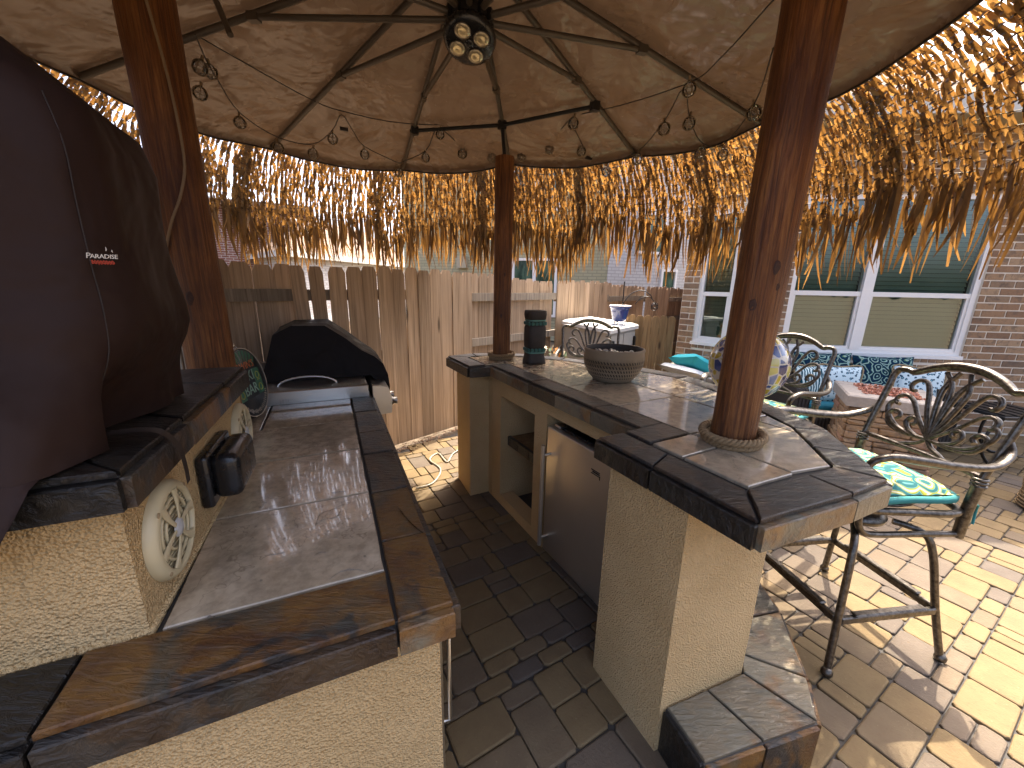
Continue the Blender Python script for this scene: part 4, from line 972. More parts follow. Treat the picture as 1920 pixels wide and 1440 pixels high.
for s0, s1, kind in secs:
    off = 0.0 if kind == 'b' else -0.055
    s = s0 + 0.07; k = 0
    while s < s1 - 0.03:
        lean = fr2.uniform(-.003, .003); extra = fr2.uniform(-.018, .014); w = 1.0; lx = 0.0
        if kind == 'b' and s < -0.5: lean = -0.05 + k * 0.02; w = 0.80 if k < 2 else 1.0; lx = 0.01 if k == 0 else 0.0
        o = obj('board', bmeshes[0], fence, loc=fpos(s + lx, off + fr2.uniform(-.004, .004), 0.02), rot=(fr2.uniform(-.006, .006) , lean, fyaw), scale=(w, 1, ftop(s) + extra))
        s += (0.1385 if w == 1.0 else 0.118) + fr2.uniform(-.001, .003); k += 1
    for z in (0.35, 0.95, 1.49 - 0.018 * max(0, (s0 + s1) / 2)):
        if kind == 'r': MB().box((0, 0, 0), (s1 - s0 - 0.01, 0.04, 0.088)).build('rail', M['rail'], fence, loc=fpos((s0 + s1) / 2, -0.022, z), rot=(0, 0, fyaw))
        else: MB().box((0, 0, 0), (s1 - s0 - 0.01, 0.04, 0.088)).build('rail', M['rail'], fence, loc=fpos((s0 + s1) / 2, -0.034, z), rot=(0, 0, fyaw))
for s in (-0.86, 2.50):
    MB().box((0, 0, 0.8), (0.09, 0.09, 1.6)).build('post', M['fence'], fence, loc=fpos(s, -0.13), rot=(0, 0, fyaw))
gate = tag(empty('cedar_gate', (0, 0, 0)), 'low fresh cedar gate with dog-eared boards beside the brick house', 'gate')
ga, gb = PZ(1165, 590, 1.28), PZ(1268, 594, 1.28); sc_ = 5.35 / ga.y
ga = Vector((ga.x * sc_, ga.y * sc_, 0)); gb = Vector((gb.x * sc_ * 1.0, gb.y * sc_, 0)); gd_ = (gb - ga); gl = gd_.length; gyaw = math.atan2(gd_.y, gd_.x)
gate.location = ga; gz = CAM_H - (CAM_H - 1.28) * sc_
gbm = dogear(gl / 7 - 0.004, 1.0, 0.018, 'board', M['newwood'])
for k in range(7): obj('board', gbm, gate, loc=gd_ * ((k + 0.5) / 7), rot=(0, 0, gyaw), scale=(1, 1, gz + 0.006 * (k % 2)))
for z in (0.25, gz - 0.2): MB().box((0, 0, 0), (gl, 0.035, 0.085)).build('rail', M['newwood'], gate, loc=gd_ * 0.5 + Vector((-math.sin(gyaw), math.cos(gyaw), 0)) * 0.029 + Vector((0, 0, z)), rot=(0, 0, gyaw))

tag(MB().prism([(0.62, 5.45), (5.8, 11.1), (7.5, 10.5), (2.35, 5.6), (2.35, 5.9), (1.2, 5.6)], -0.022, -0.008).build('side_path', M['concrete']), kind='structure')  # pale slab added to bounce more light onto the far fence
# mulch and fallen leaves at the fence foot
lf = MB(); r2 = random.Random(9)
for k in range(420):
    s = r2.uniform(-1.2, 1.4); off = abs(r2.gauss(0.06, 0.06)) + 0.02; p = FA + FD * s + FN * off; a = r2.random() * 6.28; w = r2.uniform(0.008, 0.022); z = r2.uniform(0.0, 0.014); tl = r2.uniform(-.5, .5)
    c, s_ = math.cos(a), math.sin(a)
    lf.add([(p.x + c * w, p.y + s_ * w, z), (p.x - s_ * w * .5, p.y + c * w * .5, z + 0.008 + tl * 0.008), (p.x - c * w, p.y - s_ * w, z), (p.x + s_ * w * .5, p.y - c * w * .5, z + 0.006 - tl * .006)], [(0, 1, 2, 3)])
tag(lf.build('leaf_litter', M['leafdry']), 'brown dry leaves and mulch along the foot of the fence', 'leaves', kind='stuff')
hs = [(872, 838), (850, 850), (838, 866), (822, 850), (806, 862), (826, 880), (812, 905), (780, 915)]
tag(MB().tube(catmull([PZ(x, y, 0.012) for x, y in hs], 8), 0.007, 6).build('garden_hose', M['hose']), 'thin grey hose lying on sunlit pavers beside the fence', 'hose')

# ================================================================== BRICK HOUSE WITH BAY (right)
HA, HC, HB = Vector((2.40, 5.35)), Vector((3.08, 4.63)), Vector((5.09, 4.44))
dl = (HC - HA).normalized(); dr = (HB - HC).normalized()
H0 = HA - dl * 0.16; HK = HC - dr * 0.16 + dl * 0.0
# corner of the two facets
def inter(p, d, q, e):
    den = d.x * e.y - d.y * e.x; w = q - p; t = (w.x * e.y - w.y * e.x) / den; return p + d * t
HKc = inter(HA, dl, HC - dr * 0.2, Vector((-dl.y, dl.x)).normalized() * 0 + dr)
if (HKc - HA).length > 3 or (HKc - HA).dot(dl) < 0: HKc = HC - dr * 0.16
HE = HB + dr * 3.2
house = tag(empty('brick_house', (HKc.x, HKc.y, 0)), 'brown brick house with white framed bay windows behind the patio sofa', 'house')
ZW1 = 3.0
def facet(p, q, wins, z1=3.25, hi=0):
    """wall of brick from p to q (camera on the right of travel), wins = list of (s0, s1, z0, z1)"""
    d = (q - p); ln = d.length; d.normalize(); nr = Vector((d.y, -d.x)); yaw = math.atan2(d.y, d.x)
    P = lambda s, o, z=0.0: Vector((p.x + d.x * s + nr.x * o, p.y + d.y * s + nr.y * o, z)) - house.location
    mb = MB(); xs = [0] + [x for w in wins for x in (w[0], w[1])] + [ln]
    def bx_(s0, s1, z0, z1_):
        if s1 - s0 > 0.005 and z1_ - z0 > 0.005: mb.prism([P(s0, 0), P(s1, 0), P(s1, -0.12), P(s0, -0.12)], z0, z1_)
    for i in range(0, len(xs) - 1, 2): bx_(xs[i], xs[i + 1], 0, z1)
    for w in wins: bx_(w[0], w[1], 0, w[2]); bx_(w[0], w[1], w[3], z1)
    mb.build('wall', M['mortar'], house)
    bl, bh, jt = 0.235, 0.066, 0.013; row = 0; z = 0.02; cells = []
    while z + bh < z1:
        s = -0.12 if row % 2 else 0.0
        while s < ln:
            a, b = max(s, 0.004), min(s + bl, ln - 0.004)
            parts = [(a, b)]
            for w in wins:
                if z + bh > w[2] - 0.075 and z < w[3]:
                    nx = []
                    for (u, v) in parts:
                        if v <= w[0] or u >= w[1]: nx.append((u, v))
                        else:
                            if u < w[0]: nx.append((u, w[0] - 0.003))
                            if v > w[1]: nx.append((w[1] + 0.003, v))
                    parts = nx
            for u, v in parts:
                if v - u > 0.03: cells.append((u, v, z))
            s += bl + jt
        z += bh + jt; row += 1
    for w in wins:                               # a soldier course under the sill
        n = int((w[1] - w[0]) / 0.08)
        for k in range(n): cells.append((w[0] + k * (w[1] - w[0]) / n + 0.004, w[0] + (k + 1) * (w[1] - w[0]) / n - 0.004, w[2] - 0.072))
    sc = []
    for (u, v, z) in cells:
        pw = P((u + v) / 2, 0.0, z) + house.location; q = proj(pw); vis = 0
        if q and -30 < q[0] < 1950 and 350 < q[1] < 860: vis = (v - u) / (pw - Vector((0, 0, CAM_H))).length
        sc.append((vis, u, v, z))
    sc.sort(key=lambda t: -t[0]); rest = [MB() for _ in range(4)]; cache = {}
    for i, (vis, u, v, z) in enumerate(sc):
        if vis > 0 and i < 290:
            k = round(v - u, 3)
            if k not in cache: cache[k] = bevbox('brick', k, 0.02, bh, 0.003, M['brick'])
            obj('brick', cache[k], house, loc=P((u + v) / 2, -0.004 + rnd.uniform(-.0015, .0015), z + bh / 2), rot=(0, 0, yaw))
        else:
            rest[i % 4].prism([P(u, 0.006), P(v, 0.006), P(v, -0.004), P(u, -0.004)], z, z + bh)
    for q in rest:
        if q.v: tag(q.build('brick_field', M['brick'], house), kind='stuff')
    return P, yaw
def window(P, yaw, s0, s1, z0, z1, zr, mull=None, slat=0.05):
    f = MB(); fw = 0.055
    for a, b, c, e in ((s0, s0 + fw, z0, z1), (s1 - fw, s1, z0, z1), (s0 + fw, s1 - fw, z0, z0 + fw), (s0 + fw, s1 - fw, z1 - fw, z1)): f.prism([P(a, -0.02), P(b, -0.02), P(b, -0.09), P(a, -0.09)], c, e)
    f.prism([P(s0 - 0.02, 0.012), P(s1 + 0.02, 0.012), P(s1 + 0.02, -0.018), P(s0 - 0.02, -0.018)], z0 - 0.03, z0 + 0.012)
    fr_ = f.build('window', M['white'], house)
    bays = [(s0 + fw, s1 - fw)] if mull is None else [(s0 + fw, mull - 0.055), (mull + 0.055, s1 - fw)]
    if mull is not None: MB().prism([P(mull - 0.055, -0.014), P(mull + 0.055, -0.014), P(mull + 0.055, -0.09), P(mull - 0.055, -0.09)], z0 + fw + 0.001, z1 - fw - 0.001).build('mullion', M['white'], fr_)
    for a, b in bays:
        MB().prism([P(a, -0.028), P(b, -0.028), P(b, -0.08), P(a, -0.08)], zr - 0.026, zr + 0.026).build('meeting_rail', M['white'], fr_)
        sb = MB()
        for u, v, c, e in ((a, a + 0.028, z0 + fw, zr - 0.028), (b - 0.028, b, z0 + fw, zr - 0.028), (a + 0.028, b - 0.028, z0 + fw, z0 + fw + 0.03)): sb.prism([P(u, -0.034), P(v, -0.034), P(v, -0.07), P(u, -0.07)], c, e)
        sb.build('sash', M['white'], fr_)
        for c, e in ((z0 + fw + 0.03, zr - 0.026), (zr + 0.026, z1 - fw)):
            MB().add([P(a, -0.055, c), P(b, -0.055, c), P(b, -0.055, e), P(a, -0.055, e)], [(0, 1, 2, 3)]).build('pane', M['pane'], fr_)
        MB().add([P(a - 0.15, -0.17, z0 - 0.15), P(b + 0.15, -0.17, z0 - 0.15), P(b + 0.15, -0.17, z1 + 0.15), P(a - 0.15, -0.17, z1 + 0.15)], [(0, 1, 2, 3)]).build('room_backing', M['dark'], fr_)  # dark sheet in place of the unlit room, oversized to shut out sun
        z = z0 + fw + 0.02; me = MB().add([P(a, -0.105, 0), P(b, -0.105, 0), P(b, -0.128, 0.044), P(a, -0.128, 0.044)], [(0, 1, 2, 3)]).mesh('blind_slat', M['blind'])
        while z < z1 - fw - 0.05: obj('blind_slat', me, fr_, loc=(0, 0, z)); z += slat * 0.94
    return fr_
# window extents from the photo, on the wall planes
def s_on(px, py, p, d):
    n = Vector((d.y, -d.x, 0)); q = PN(px, py, (p.x, p.y, 0), n); return (Vector((q.x, q.y)) - p).dot(d), q.z
lnL = (HKc - H0).length
sL0, zs = s_on(1297, 640, H0, dl); sL1, _ = s_on(1368, 600, H0, dl); _, zr = s_on(1330, 551, H0, dl)
P1, y1 = facet(H0, HKc, [(sL0, min(sL1, lnL - 0.12), 0.90, 2.55)])
window(P1, y1, sL0, min(sL1, lnL - 0.12), 0.90, 2.55, zr)
sR0, _ = s_on(1448, 600, HKc, dr); sR1, _ = s_on(1834, 560, HKc, dr); sM, _ = s_on(1616, 600, HKc, dr); _, zr2 = s_on(1600, 551, HKc, dr); _, ztop = s_on(1810, 362, HKc, dr)
ztop = min(max(ztop, 2.2), 3.0)
P2, y2 = facet(HKc, HE, [(max(0.08, sR0), sR1, 0.90, ztop)])
window(P2, y2, max(0.08, sR0), sR1, 0.90, ztop, zr2, mull=sM)
# eave, soffit and roof over the bay
ev = MB(); A_, B_, C_ = H0 - dl * 0.3, HKc, HE; nL = Vector((dl.y, -dl.x)); nR_ = Vector((dr.y, -dr.x)); mk = (nL + nR_).normalized()
off = 0.38
soff = [A_ + nL * off, B_ + mk * off * 1.05, C_ + nR_ * off, C_ + Vector((0.0, 4.0)), A_ + Vector((2.2, 3.2))]
hl = lambda P: [(v.x - house.location.x, v.y - house.location.y) for v in P]
ev.prism(hl(soff), 3.255, 3.275); ev.build('soffit', M['soffit'], house)
fs_ = MB()
for a, b, n in ((A_ + nL * off, B_ + mk * off * 1.05, nL), (B_ + mk * off * 1.05, C_ + nR_ * off, nR_)): fs_.prism(hl([a + n * 0.003, b + n * 0.003, b + n * 0.028, a + n * 0.028]), 3.22, 3.38)
fs_.build('fascia', M['fascia'], house)
ro = MB(); base = [A_ + nL * off, B_ + mk * off * 1.05, C_ + nR_ * off, C_ + Vector((0.0, 4.0)), A_ + Vector((2.2, 3.2))]; bb = hl(base)
cx, cy = sum(b[0] for b in bb) / 5, sum(b[1] for b in bb) / 5
ro.add([(x, y, 3.382) for x, y in bb] + [(cx, cy, 4.6)], [(i, (i + 1) % 5, 5) for i in range(5)]); ro.build('roof', M['shingle'], house)
# side and back walls of the house body
sw_ = MB(); q = hl([H0, H0 + Vector((2.6, 5.2)), HE + Vector((0, 5.2)), HE]); sw_.prism([q[0], q[1], (q[1][0] + 0.1, q[1][1]), (q[0][0] + 0.1, q[0][1] + 0.12)], 0, 3.25); sw_.build('side_wall', M['farred'], house)

# ================================================================== NEIGHBOUR HOUSES
def far_box(parent, name, mat, a, b, z0, z1, th=0.3):
    a, b = Vector(a), Vector(b); d = (b - a); yaw = math.atan2(d.y, d.x); ln = d.length
    m = MB(); m.box((ln / 2, th / 2, (z0 + z1) / 2), (ln, th, z1 - z0)); return m.build(name, mat, parent, loc=Vector((a.x, a.y, 0)) - parent.location, rot=(0, 0, yaw))
def far_window(wall, s, w, z0, z1, label=None, mull=True):
    f = MB(); t = 0.07
    for x0, x1, c, e in ((s, s + t, z0, z1), (s + w - t, s + w, z0, z1), (s + t, s + w - t, z0, z0 + t), (s + t, s + w - t, z1 - t, z1)): f.box(((x0 + x1) / 2, -0.03, (c + e) / 2), (x1 - x0, 0.08, e - c))
    if mull: f.box((s + w / 2, -0.028, (z0 + z1) / 2), (0.10, 0.07, z1 - z0 - 2 * t))
    fo = f.build('window', M['white'], wall); bays = [(s + t, s + w / 2 - 0.05), (s + w / 2 + 0.05, s + w - t)] if mull else [(s + t, s + w - t)]
    for a, b in bays: MB().box(((a + b) / 2, -0.012, (z0 + z1) / 2), (b - a, 0.02, z1 - z0 - 2 * t)).build('pane', M['farpane'], fo)
    return fo
mp = MT('far_window_pane', 0.06, spec=0.7); mp.set('Base Color', mp.ramp(mp.noise(mp.co((3, 3, 0.8)), 2.5, 4), [(0.35, (0.012, 0.03, 0.02)), (0.7, (0.09, 0.15, 0.10))])); M['farpane'] = mp.m
# tan shingle house on the left
n1 = tag(empty('shingle_house', (-6.5, 12.0, 0)), 'low neighbour house with tan shingle hip roof behind the broken fence boards', 'house')
e0, e1, e2 = PZ(446, 483, 2.45), PZ(528, 472, 2.45), PZ(722, 494, 2.42)
def sc2(p, y): k = y / p.y; return Vector((p.x * k, p.y * k))
c1 = Vector((e1.x, e1.y)); l1 = Vector((e0.x, e0.y)); r1 = Vector((e2.x, e2.y))
d1 = (l1 - c1).normalized(); d2 = (r1 - c1).normalized()
l1 = c1 + d1 * 5; r1 = c1 + d2 * 9.0; far = l1 + d2 * 9.0
lo = lambda P: [(v.x + 6.5, v.y - 12.0) for v in P]
inn = (d1 + d2) * 0.35
wl = MB(); wl.prism(lo([c1 + inn, c1 + d1 * 4.6 + d2 * 0.35, far - inn, r1 + d1 * 0.35 - d2 * 0.35]), 0, 2.36); wl.build('wall', M['farwhite'], n1)
MB().prism(lo([c1, l1, far, r1]), 2.365, 2.39).build('soffit', M['soffit'], n1)
fa = MB()
for a, b in ((c1, l1), (c1, r1)):
    n_ = Vector(((b - a).normalized().y, -(b - a).normalized().x)); n_ = n_ if n_.dot(-(d1 + d2)) > 0 else -n_
    fa.prism(lo([a + n_ * 0.005, b + n_ * 0.005, b + n_ * 0.04, a + n_ * 0.04]), 2.33, 2.52)
fa.build('fascia', M['fascia'], n1)
rf = MB(); rc = lo([c1, l1, far, r1]); mid1 = lo([c1 + d1 * 2.5 + d2 * 2.5])[0]; mid2 = lo([c1 + d1 * 2.5 + d2 * 6.5])[0]
rf.add([(*rc[0], 2.52), (*rc[1], 2.52), (*rc[2], 2.52), (*rc[3], 2.52), (*mid1, 4.0), (*mid2, 4.0)], [(0, 1, 4), (0, 4, 5, 3), (3, 5, 2), (1, 2, 5, 4)])
roof_o = rf.build('roof', M['shingle'], n1)
vp = lo([c1 + d1 * 1.4 + d2 * 1.2])[0]; MB().lathe([(0.09, 0), (0.09, 0.5), (0.16, 0.52), (0.16, 0.62), (0.0001, 0.66)], 12, (vp[0], vp[1], 3.1)).build('roof_vent', M['concrete'], roof_o)
# red brick house seen past the left post
n3 = tag(empty('red_brick_house', (-13.5, 14.5, 0)), 'red brick neighbour gable with grey roof behind the thick log post', 'house')
w3 = far_box(n3, 'wall', M['farred'], (-17.0, 12.5), (-8.2, 17.0), 0, 4.2, 3.0)
rg = MB(); rg.prism([(-4.0, -2.6), (5.6, 2.0), (3.6, 6.2), (-6.0, 1.6)], 4.2, 4.4); rg.build('roof', M['shingle'], n3)
# pale brick two-storey house
n2 = tag(empty('pale_brick_house', (0, 12.5, 0)), 'two storey pale painted brick house with twin window behind the fence', 'house')
wA = far_box(n2, 'wall', M['farcream'], (-3.6, 13.4), (2.55, 11.2), 0, 6.2, 1.0)
wB = far_box(n2, 'side_wall', M['farwhite'], (2.56, 11.2), (9.5, 14.2), 0, 6.2, 1.0)
dA = (Vector((2.55, 11.2)) - Vector((-3.6, 13.4))).normalized()
sa, za = s_on(962, 480, Vector((-3.6, 13.4)), dA); sb_, _ = s_on(1046, 500, Vector((-3.6, 13.4)), dA); _, zb_ = s_on(1000, 484, Vector((-3.6, 13.4)), dA)
far_window(wA, sa, sb_ - sa, 0.7, zb_); far_window(wA, sa, sb_ - sa, 3.6, 5.0)
vb = MB(); sv_, zv = s_on(869, 492, Vector((-3.6, 13.4)), dA); vb.box((sv_, -0.08, zv), (0.32, 0.16, 0.34)); vb.build('vent_box', M['soffit'], wA)
dB = (Vector((9.5, 14.2)) - Vector((2.56, 11.2))).normalized()
sc3, z3 = s_on(1251, 505, Vector((2.56, 11.2)), dB); far_window(wB, sc3 - 0.25, 0.6, 0.8, z3, mull=False)
sc4, z4 = s_on(1222, 470, Vector((2.56, 11.2)), dB); far_window(wB, sc4 - 0.6, 1.0, z4 - 0.1, z4 + 1.0, mull=False)

# ================================================================== STORAGE BOX, HOOK, POT
sb = tag(empty('storage_box', (0, 0, 0)), 'beige resin storage shed with ribbed pale lid in front of the fence', 'storage box')
q0, q1, q2 = PZ(1145, 616, 1.15), PZ(1050, 598, 1.15), PZ(1201, 606, 1.15)
fl = Vector((q0.x, q0.y)); ax1 = (Vector((q1.x, q1.y)) - fl); ax2 = (Vector((q2.x, q2.y)) - fl); ax1 = ax1.normalized() * min(ax1.length, 1.15); ax2 = ax2.normalized() * min(ax2.length, 0.85)
sb.location = (fl.x, fl.y, 0); V2 = lambda a, b: (ax1 * a + ax2 * b)
MB().prism([V2(0.03, 0.03), V2(0.97, 0.03), V2(0.97, 0.97), V2(0.03, 0.97)], 0, 1.085).build('bin', M['resin'], sb)
lid = MB(); lid.prism([V2(-0.01, -0.015), V2(1.01, -0.015), V2(1.01, 1.015), V2(-0.01, 1.015)], 1.088, 1.14, 0.012); lo_ = lid.build('lid', M['resinlid'], sb)
for k in range(7):
    a = 0.05 + k * 0.14; MB().prism([V2(a, 0.03), V2(a + 0.09, 0.03), V2(a + 0.09, 0.97), V2(a, 0.97)], 1.139, 1.152, 0.005).build('lid_rib', M['resinlid'], lo_)
for b0, b1 in ((0.06, 0.49), (0.51, 0.94)): MB().prism([V2(0.028, b0), V2(0.028, b1), V2(0.012, b1), V2(0.012, b0)], 0.08, 1.06).build('door_panel', M['resin'], sb)
for b in (0.09, 0.88): MB().prism([V2(0.010, b), V2(0.010, b + 0.04), V2(-0.02, b + 0.04), V2(-0.02, b)], 0.86, 1.0).build('hinge', M['darkmetal'], sb)
hkp = Vector((1.62, 5.95, 0)); hk = tag(empty('shepherd_hook', hkp), 'black iron double shepherd hook by the fence carrying the blue pot', 'plant hook')
_, hz = (0, 1.66)
MB().tube([(0, 0, 0), (0, 0, 1.68)], 0.009, 8).build('stake', M['darkmetal'], hk)
MB().tube(catmull([(0, 0, 1.35), (0.10, -0.01, 1.5), (0.25, -0.03, 1.56), (0.38, -0.04, 1.50), (0.42, -0.05, 1.42)], 6), 0.007, 6).build('hook_arm', M['darkmetal'], hk)
MB().tube(catmull([(0.18, -0.02, 1.36), (0.26, -0.03, 1.45), (0.36, -0.04, 1.47), (0.45, -0.05, 1.40), (0.50, -0.05, 1.30)], 6), 0.006, 6).build('hook_arm', M['darkmetal'], hk)
for k in range(5): a = k * 1.25; MB().tube([(0.46 + 0.045 * math.cos(t + a) , -0.05 + 0.02 * math.sin(a), 1.33 + 0.02 * math.sin(a * 2) + 0.04 * math.sin(t + a)) for t in [q * 0.5 for q in range(9)]], 0.005, 5).build('scroll_leaf', M['darkmetal'], hk)
pp = PZ(1161, 598, 1.16); k_ = 4.95 / pp.y; pp = Vector((pp.x * k_, pp.y * k_, CAM_H - (CAM_H - 1.16) * k_))
pot = tag(empty('blue_pot', (pp.x, pp.y, 0)), 'glazed cobalt blue flower pot on a stand behind the storage shed', 'plant pot')
ph = 0.20; pb = pp.z + 0.0
MB().lathe([(0.0001, pb - 0.03), (0.07, pb - 0.03), (0.085, pb), (0.11, pb + 0.10), (0.118, pb + 0.135), (0.132, pb + 0.14), (0.132, pb + 0.16), (0.112, pb + 0.16), (0.105, pb + 0.12), (0.0001, pb + 0.11)], 24).build('pot_body', M['bluepot'], pot)
MB().tube([(0.128 * math.cos(t), 0.128 * math.sin(t), pb + 0.161) for t in [2 * math.pi * q / 24 for q in range(24)]], 0.007, 6, True).build('rim', M['resinlid'], pot)
for k in range(3): a = k * 2.094; MB().tube([(0.14 * math.cos(a), 0.14 * math.sin(a), 0), (0.075 * math.cos(a), 0.075 * math.sin(a), pb - 0.028)], 0.007, 6).build('stand_leg', M['darkmetal'], pot)

# orange and cream flowers behind the bar
fp = Vector((0.42, 3.95, 0)); flw = tag(empty('flowering_plant', fp), 'potted plant with orange and cream flowers behind the tiki figure', 'plant')
MB().lathe([(0.0001, 0), (0.12, 0), (0.16, 0.30), (0.17, 0.32), (0.15, 0.32), (0.0001, 0.30)], 20).build('pot', M['concrete'], flw)
lm = MB(); pm1, pm2 = MB(), MB(); r3 = random.Random(4)
for k in range(170):
    a = r3.random() * 6.28; rr = 0.17 * math.sqrt(r3.random()); z = 0.45 + r3.random() * 0.55; c = Vector((rr * math.cos(a), rr * math.sin(a), z)); m = (pm1, pm2, lm)[r3.randrange(3)]
    u = Vector((r3.gauss(0, 1), r3.gauss(0, 1), r3.gauss(0, 1))).normalized(); v = u.orthogonal().normalized(); s = r3.uniform(0.018, 0.04); w = u.cross(v)
    m.add([c + v * s, c + w * s * .7 + u * s * .3, c - v * s, c - w * s * .7 + u * s * .3], [(0, 1, 2, 3)])
for k in range(7): a = k * 0.9; lm.tube([(0, 0, 0.3), (0.06 * math.cos(a), 0.06 * math.sin(a), 0.6), (0.14 * math.cos(a), 0.14 * math.sin(a), 0.9)], 0.005, 5)
gl_ = plain('leaf_green', (0.06, 0.10, 0.03), 0.6, var=0.3); lm.build('leaves', gl_, flw); pm1.build('orange_petals', M['flower'], flw); pm2.build('cream_petals', M['petal'], flw)
for ch in flw.children[1:]: tag(ch, kind='stuff')

# ================================================================== THINGS ON THE BAR
bp = PZ(1147, 711, ZB); bowl = tag(empty('stoneware_bowl', bp), 'brown stoneware bowl with carved dash bands holding pebbles on the bar', 'bowl')
bs = MB(); bs.lathe([(0.0001, 0.0), (0.105, 0.0), (0.118, 0.006), (0.155, 0.05), (0.176, 0.10), (0.180, 0.135), (0.176, 0.175), (0.180, 0.188), (0.176, 0.196), (0.168, 0.196)], 48); bs.build('bowl_body', M['bowl'], bowl)
MB().lathe([(0.1685, 0.1965), (0.165, 0.193), (0.163, 0.17), (0.166, 0.15), (0.15, 0.145), (0.0001, 0.145)], 48).build('bowl_inside', M['tikiwood'], bowl)
pbm = [bpy.data.meshes.new('pebble') for _ in range(3)]
for i, me in enumerate(pbm):
    bm = bmesh.new(); bmesh.ops.create_icosphere(bm, subdivisions=2, radius=0.02)
    for v in bm.verts: v.co *= 1 + 0.25 * noise.noise(v.co * 40 + Vector((i, 0, 0))); v.co.z *= 0.62
    bm.to_mesh(me); bm.free(); me.materials.append(M['pebble'])
    for p in me.polygons: p.use_smooth = True
r4 = random.Random(8)
for k in range(46):
    a = r4.random() * 6.28; rr = 0.14 * math.sqrt(r4.random()); s = r4.uniform(0.7, 1.3)
    tag(obj('pebble', pbm[k % 3], None, loc=(bp.x + rr * math.cos(a), bp.y + rr * math.sin(a), ZB + 0.152 + r4.uniform(-.008, .012) ), rot=(r4.random(), r4.random(), r4.random() * 6), scale=(s, s * 0.85, s)), 'small smooth pale pebble heaped inside the carved stoneware bowl', 'pebble', 'pebbles in the bowl')
tp = PZ(1001, 680, ZB); tiki = tag(empty('tiki_figure', tp, R(20)), 'dark carved wooden tiki figure with teal tooth bands on the bar', 'figurine')
tk = MB(); tk.lathe([(0.0001, 0), (0.075, 0), (0.074, 0.02), (0.066, 0.055), (0.064, 0.075)], 32, sq=4); tk.build('base', M['tikiwood'], tiki)
tk = MB(); tk.lathe([(0.063, 0.115), (0.068, 0.125), (0.070, 0.20), (0.069, 0.26), (0.064, 0.272)], 32, sq=4); tk.build('torso', M['tikiwood'], tiki)
tk = MB(); tk.lathe([(0.064, 0.315), (0.069, 0.325), (0.072, 0.35), (0.070, 0.372), (0.066, 0.378), (0.0001, 0.378)], 32, sq=4); tk.build('crown', M['tikiwood'], tiki)
for z, flip in ((0.075, 0), (0.272, 1)):
    tk = MB(); tk.lathe([(0.060, z), (0.060, z + 0.043)], 32, sq=4); tk.build('band', M['tikiwood'], tiki)
    tk = MB(); zz = z + (0.002 if not flip else 0.033); tk.lathe([(0.066, zz), (0.069, zz + 0.004), (0.066, zz + 0.010)], 32, sq=4); tk.build('band_ring', M['tikimint'], tiki)
    for k in range(16):
        side, i = divmod(k, 4); x = -0.042 + i * 0.028; c, s = math.cos(side * math.pi / 2), math.sin(side * math.pi / 2)
        px, py = x * c - 0.0615 * s * -1 * -1, x * s + 0.0615 * c * -1
        px, py = x * c + 0.0615 * s, x * s - 0.0615 * c
        obj('tooth', bevbox('tooth', 0.022, 0.014, 0.024, 0.003, M['tikiteal']), tiki, loc=(px, py, z + (0.026 if not flip else 0.016)), rot=(0, 0, side * math.pi / 2))
gp = PZ(1391, 752, ZB) ; gp = Vector((gp.x * 0.97, gp.y * 0.97, ZB)); globe = tag(empty('mosaic_globe', gp), 'round yellow and blue mosaic glass globe lamp behind the reddish log post', 'globe')
MB().lathe([(0.0001, 0), (0.075, 0), (0.075, 0.012), (0.05, 0.02), (0.045, 0.035), (0.0001, 0.035)], 24).build('stand', M['darkmetal'], globe)
gm = MB(); gm.lathe([(0.172 * math.sin(math.pi * k / 24) + 0.0001, 0.202 - 0.172 * math.cos(math.pi * k / 24)) for k in range(25)], 40); gm.build('ball', M['mosaic'], globe)
cd = [PZ(1408, 778, ZB + .006), PZ(1415, 792, ZB + .006), PZ(1404, 812, ZB + .006), PZ(1428, 828, ZB + 0.012), PZ(1410, 836, ZB + 0.006)]
tag(MB().tube(catmull(cd, 5), 0.004, 6).build('lamp_cord', M['cord']), 'short black cord lying beside the rope collar on the bar', 'cord')

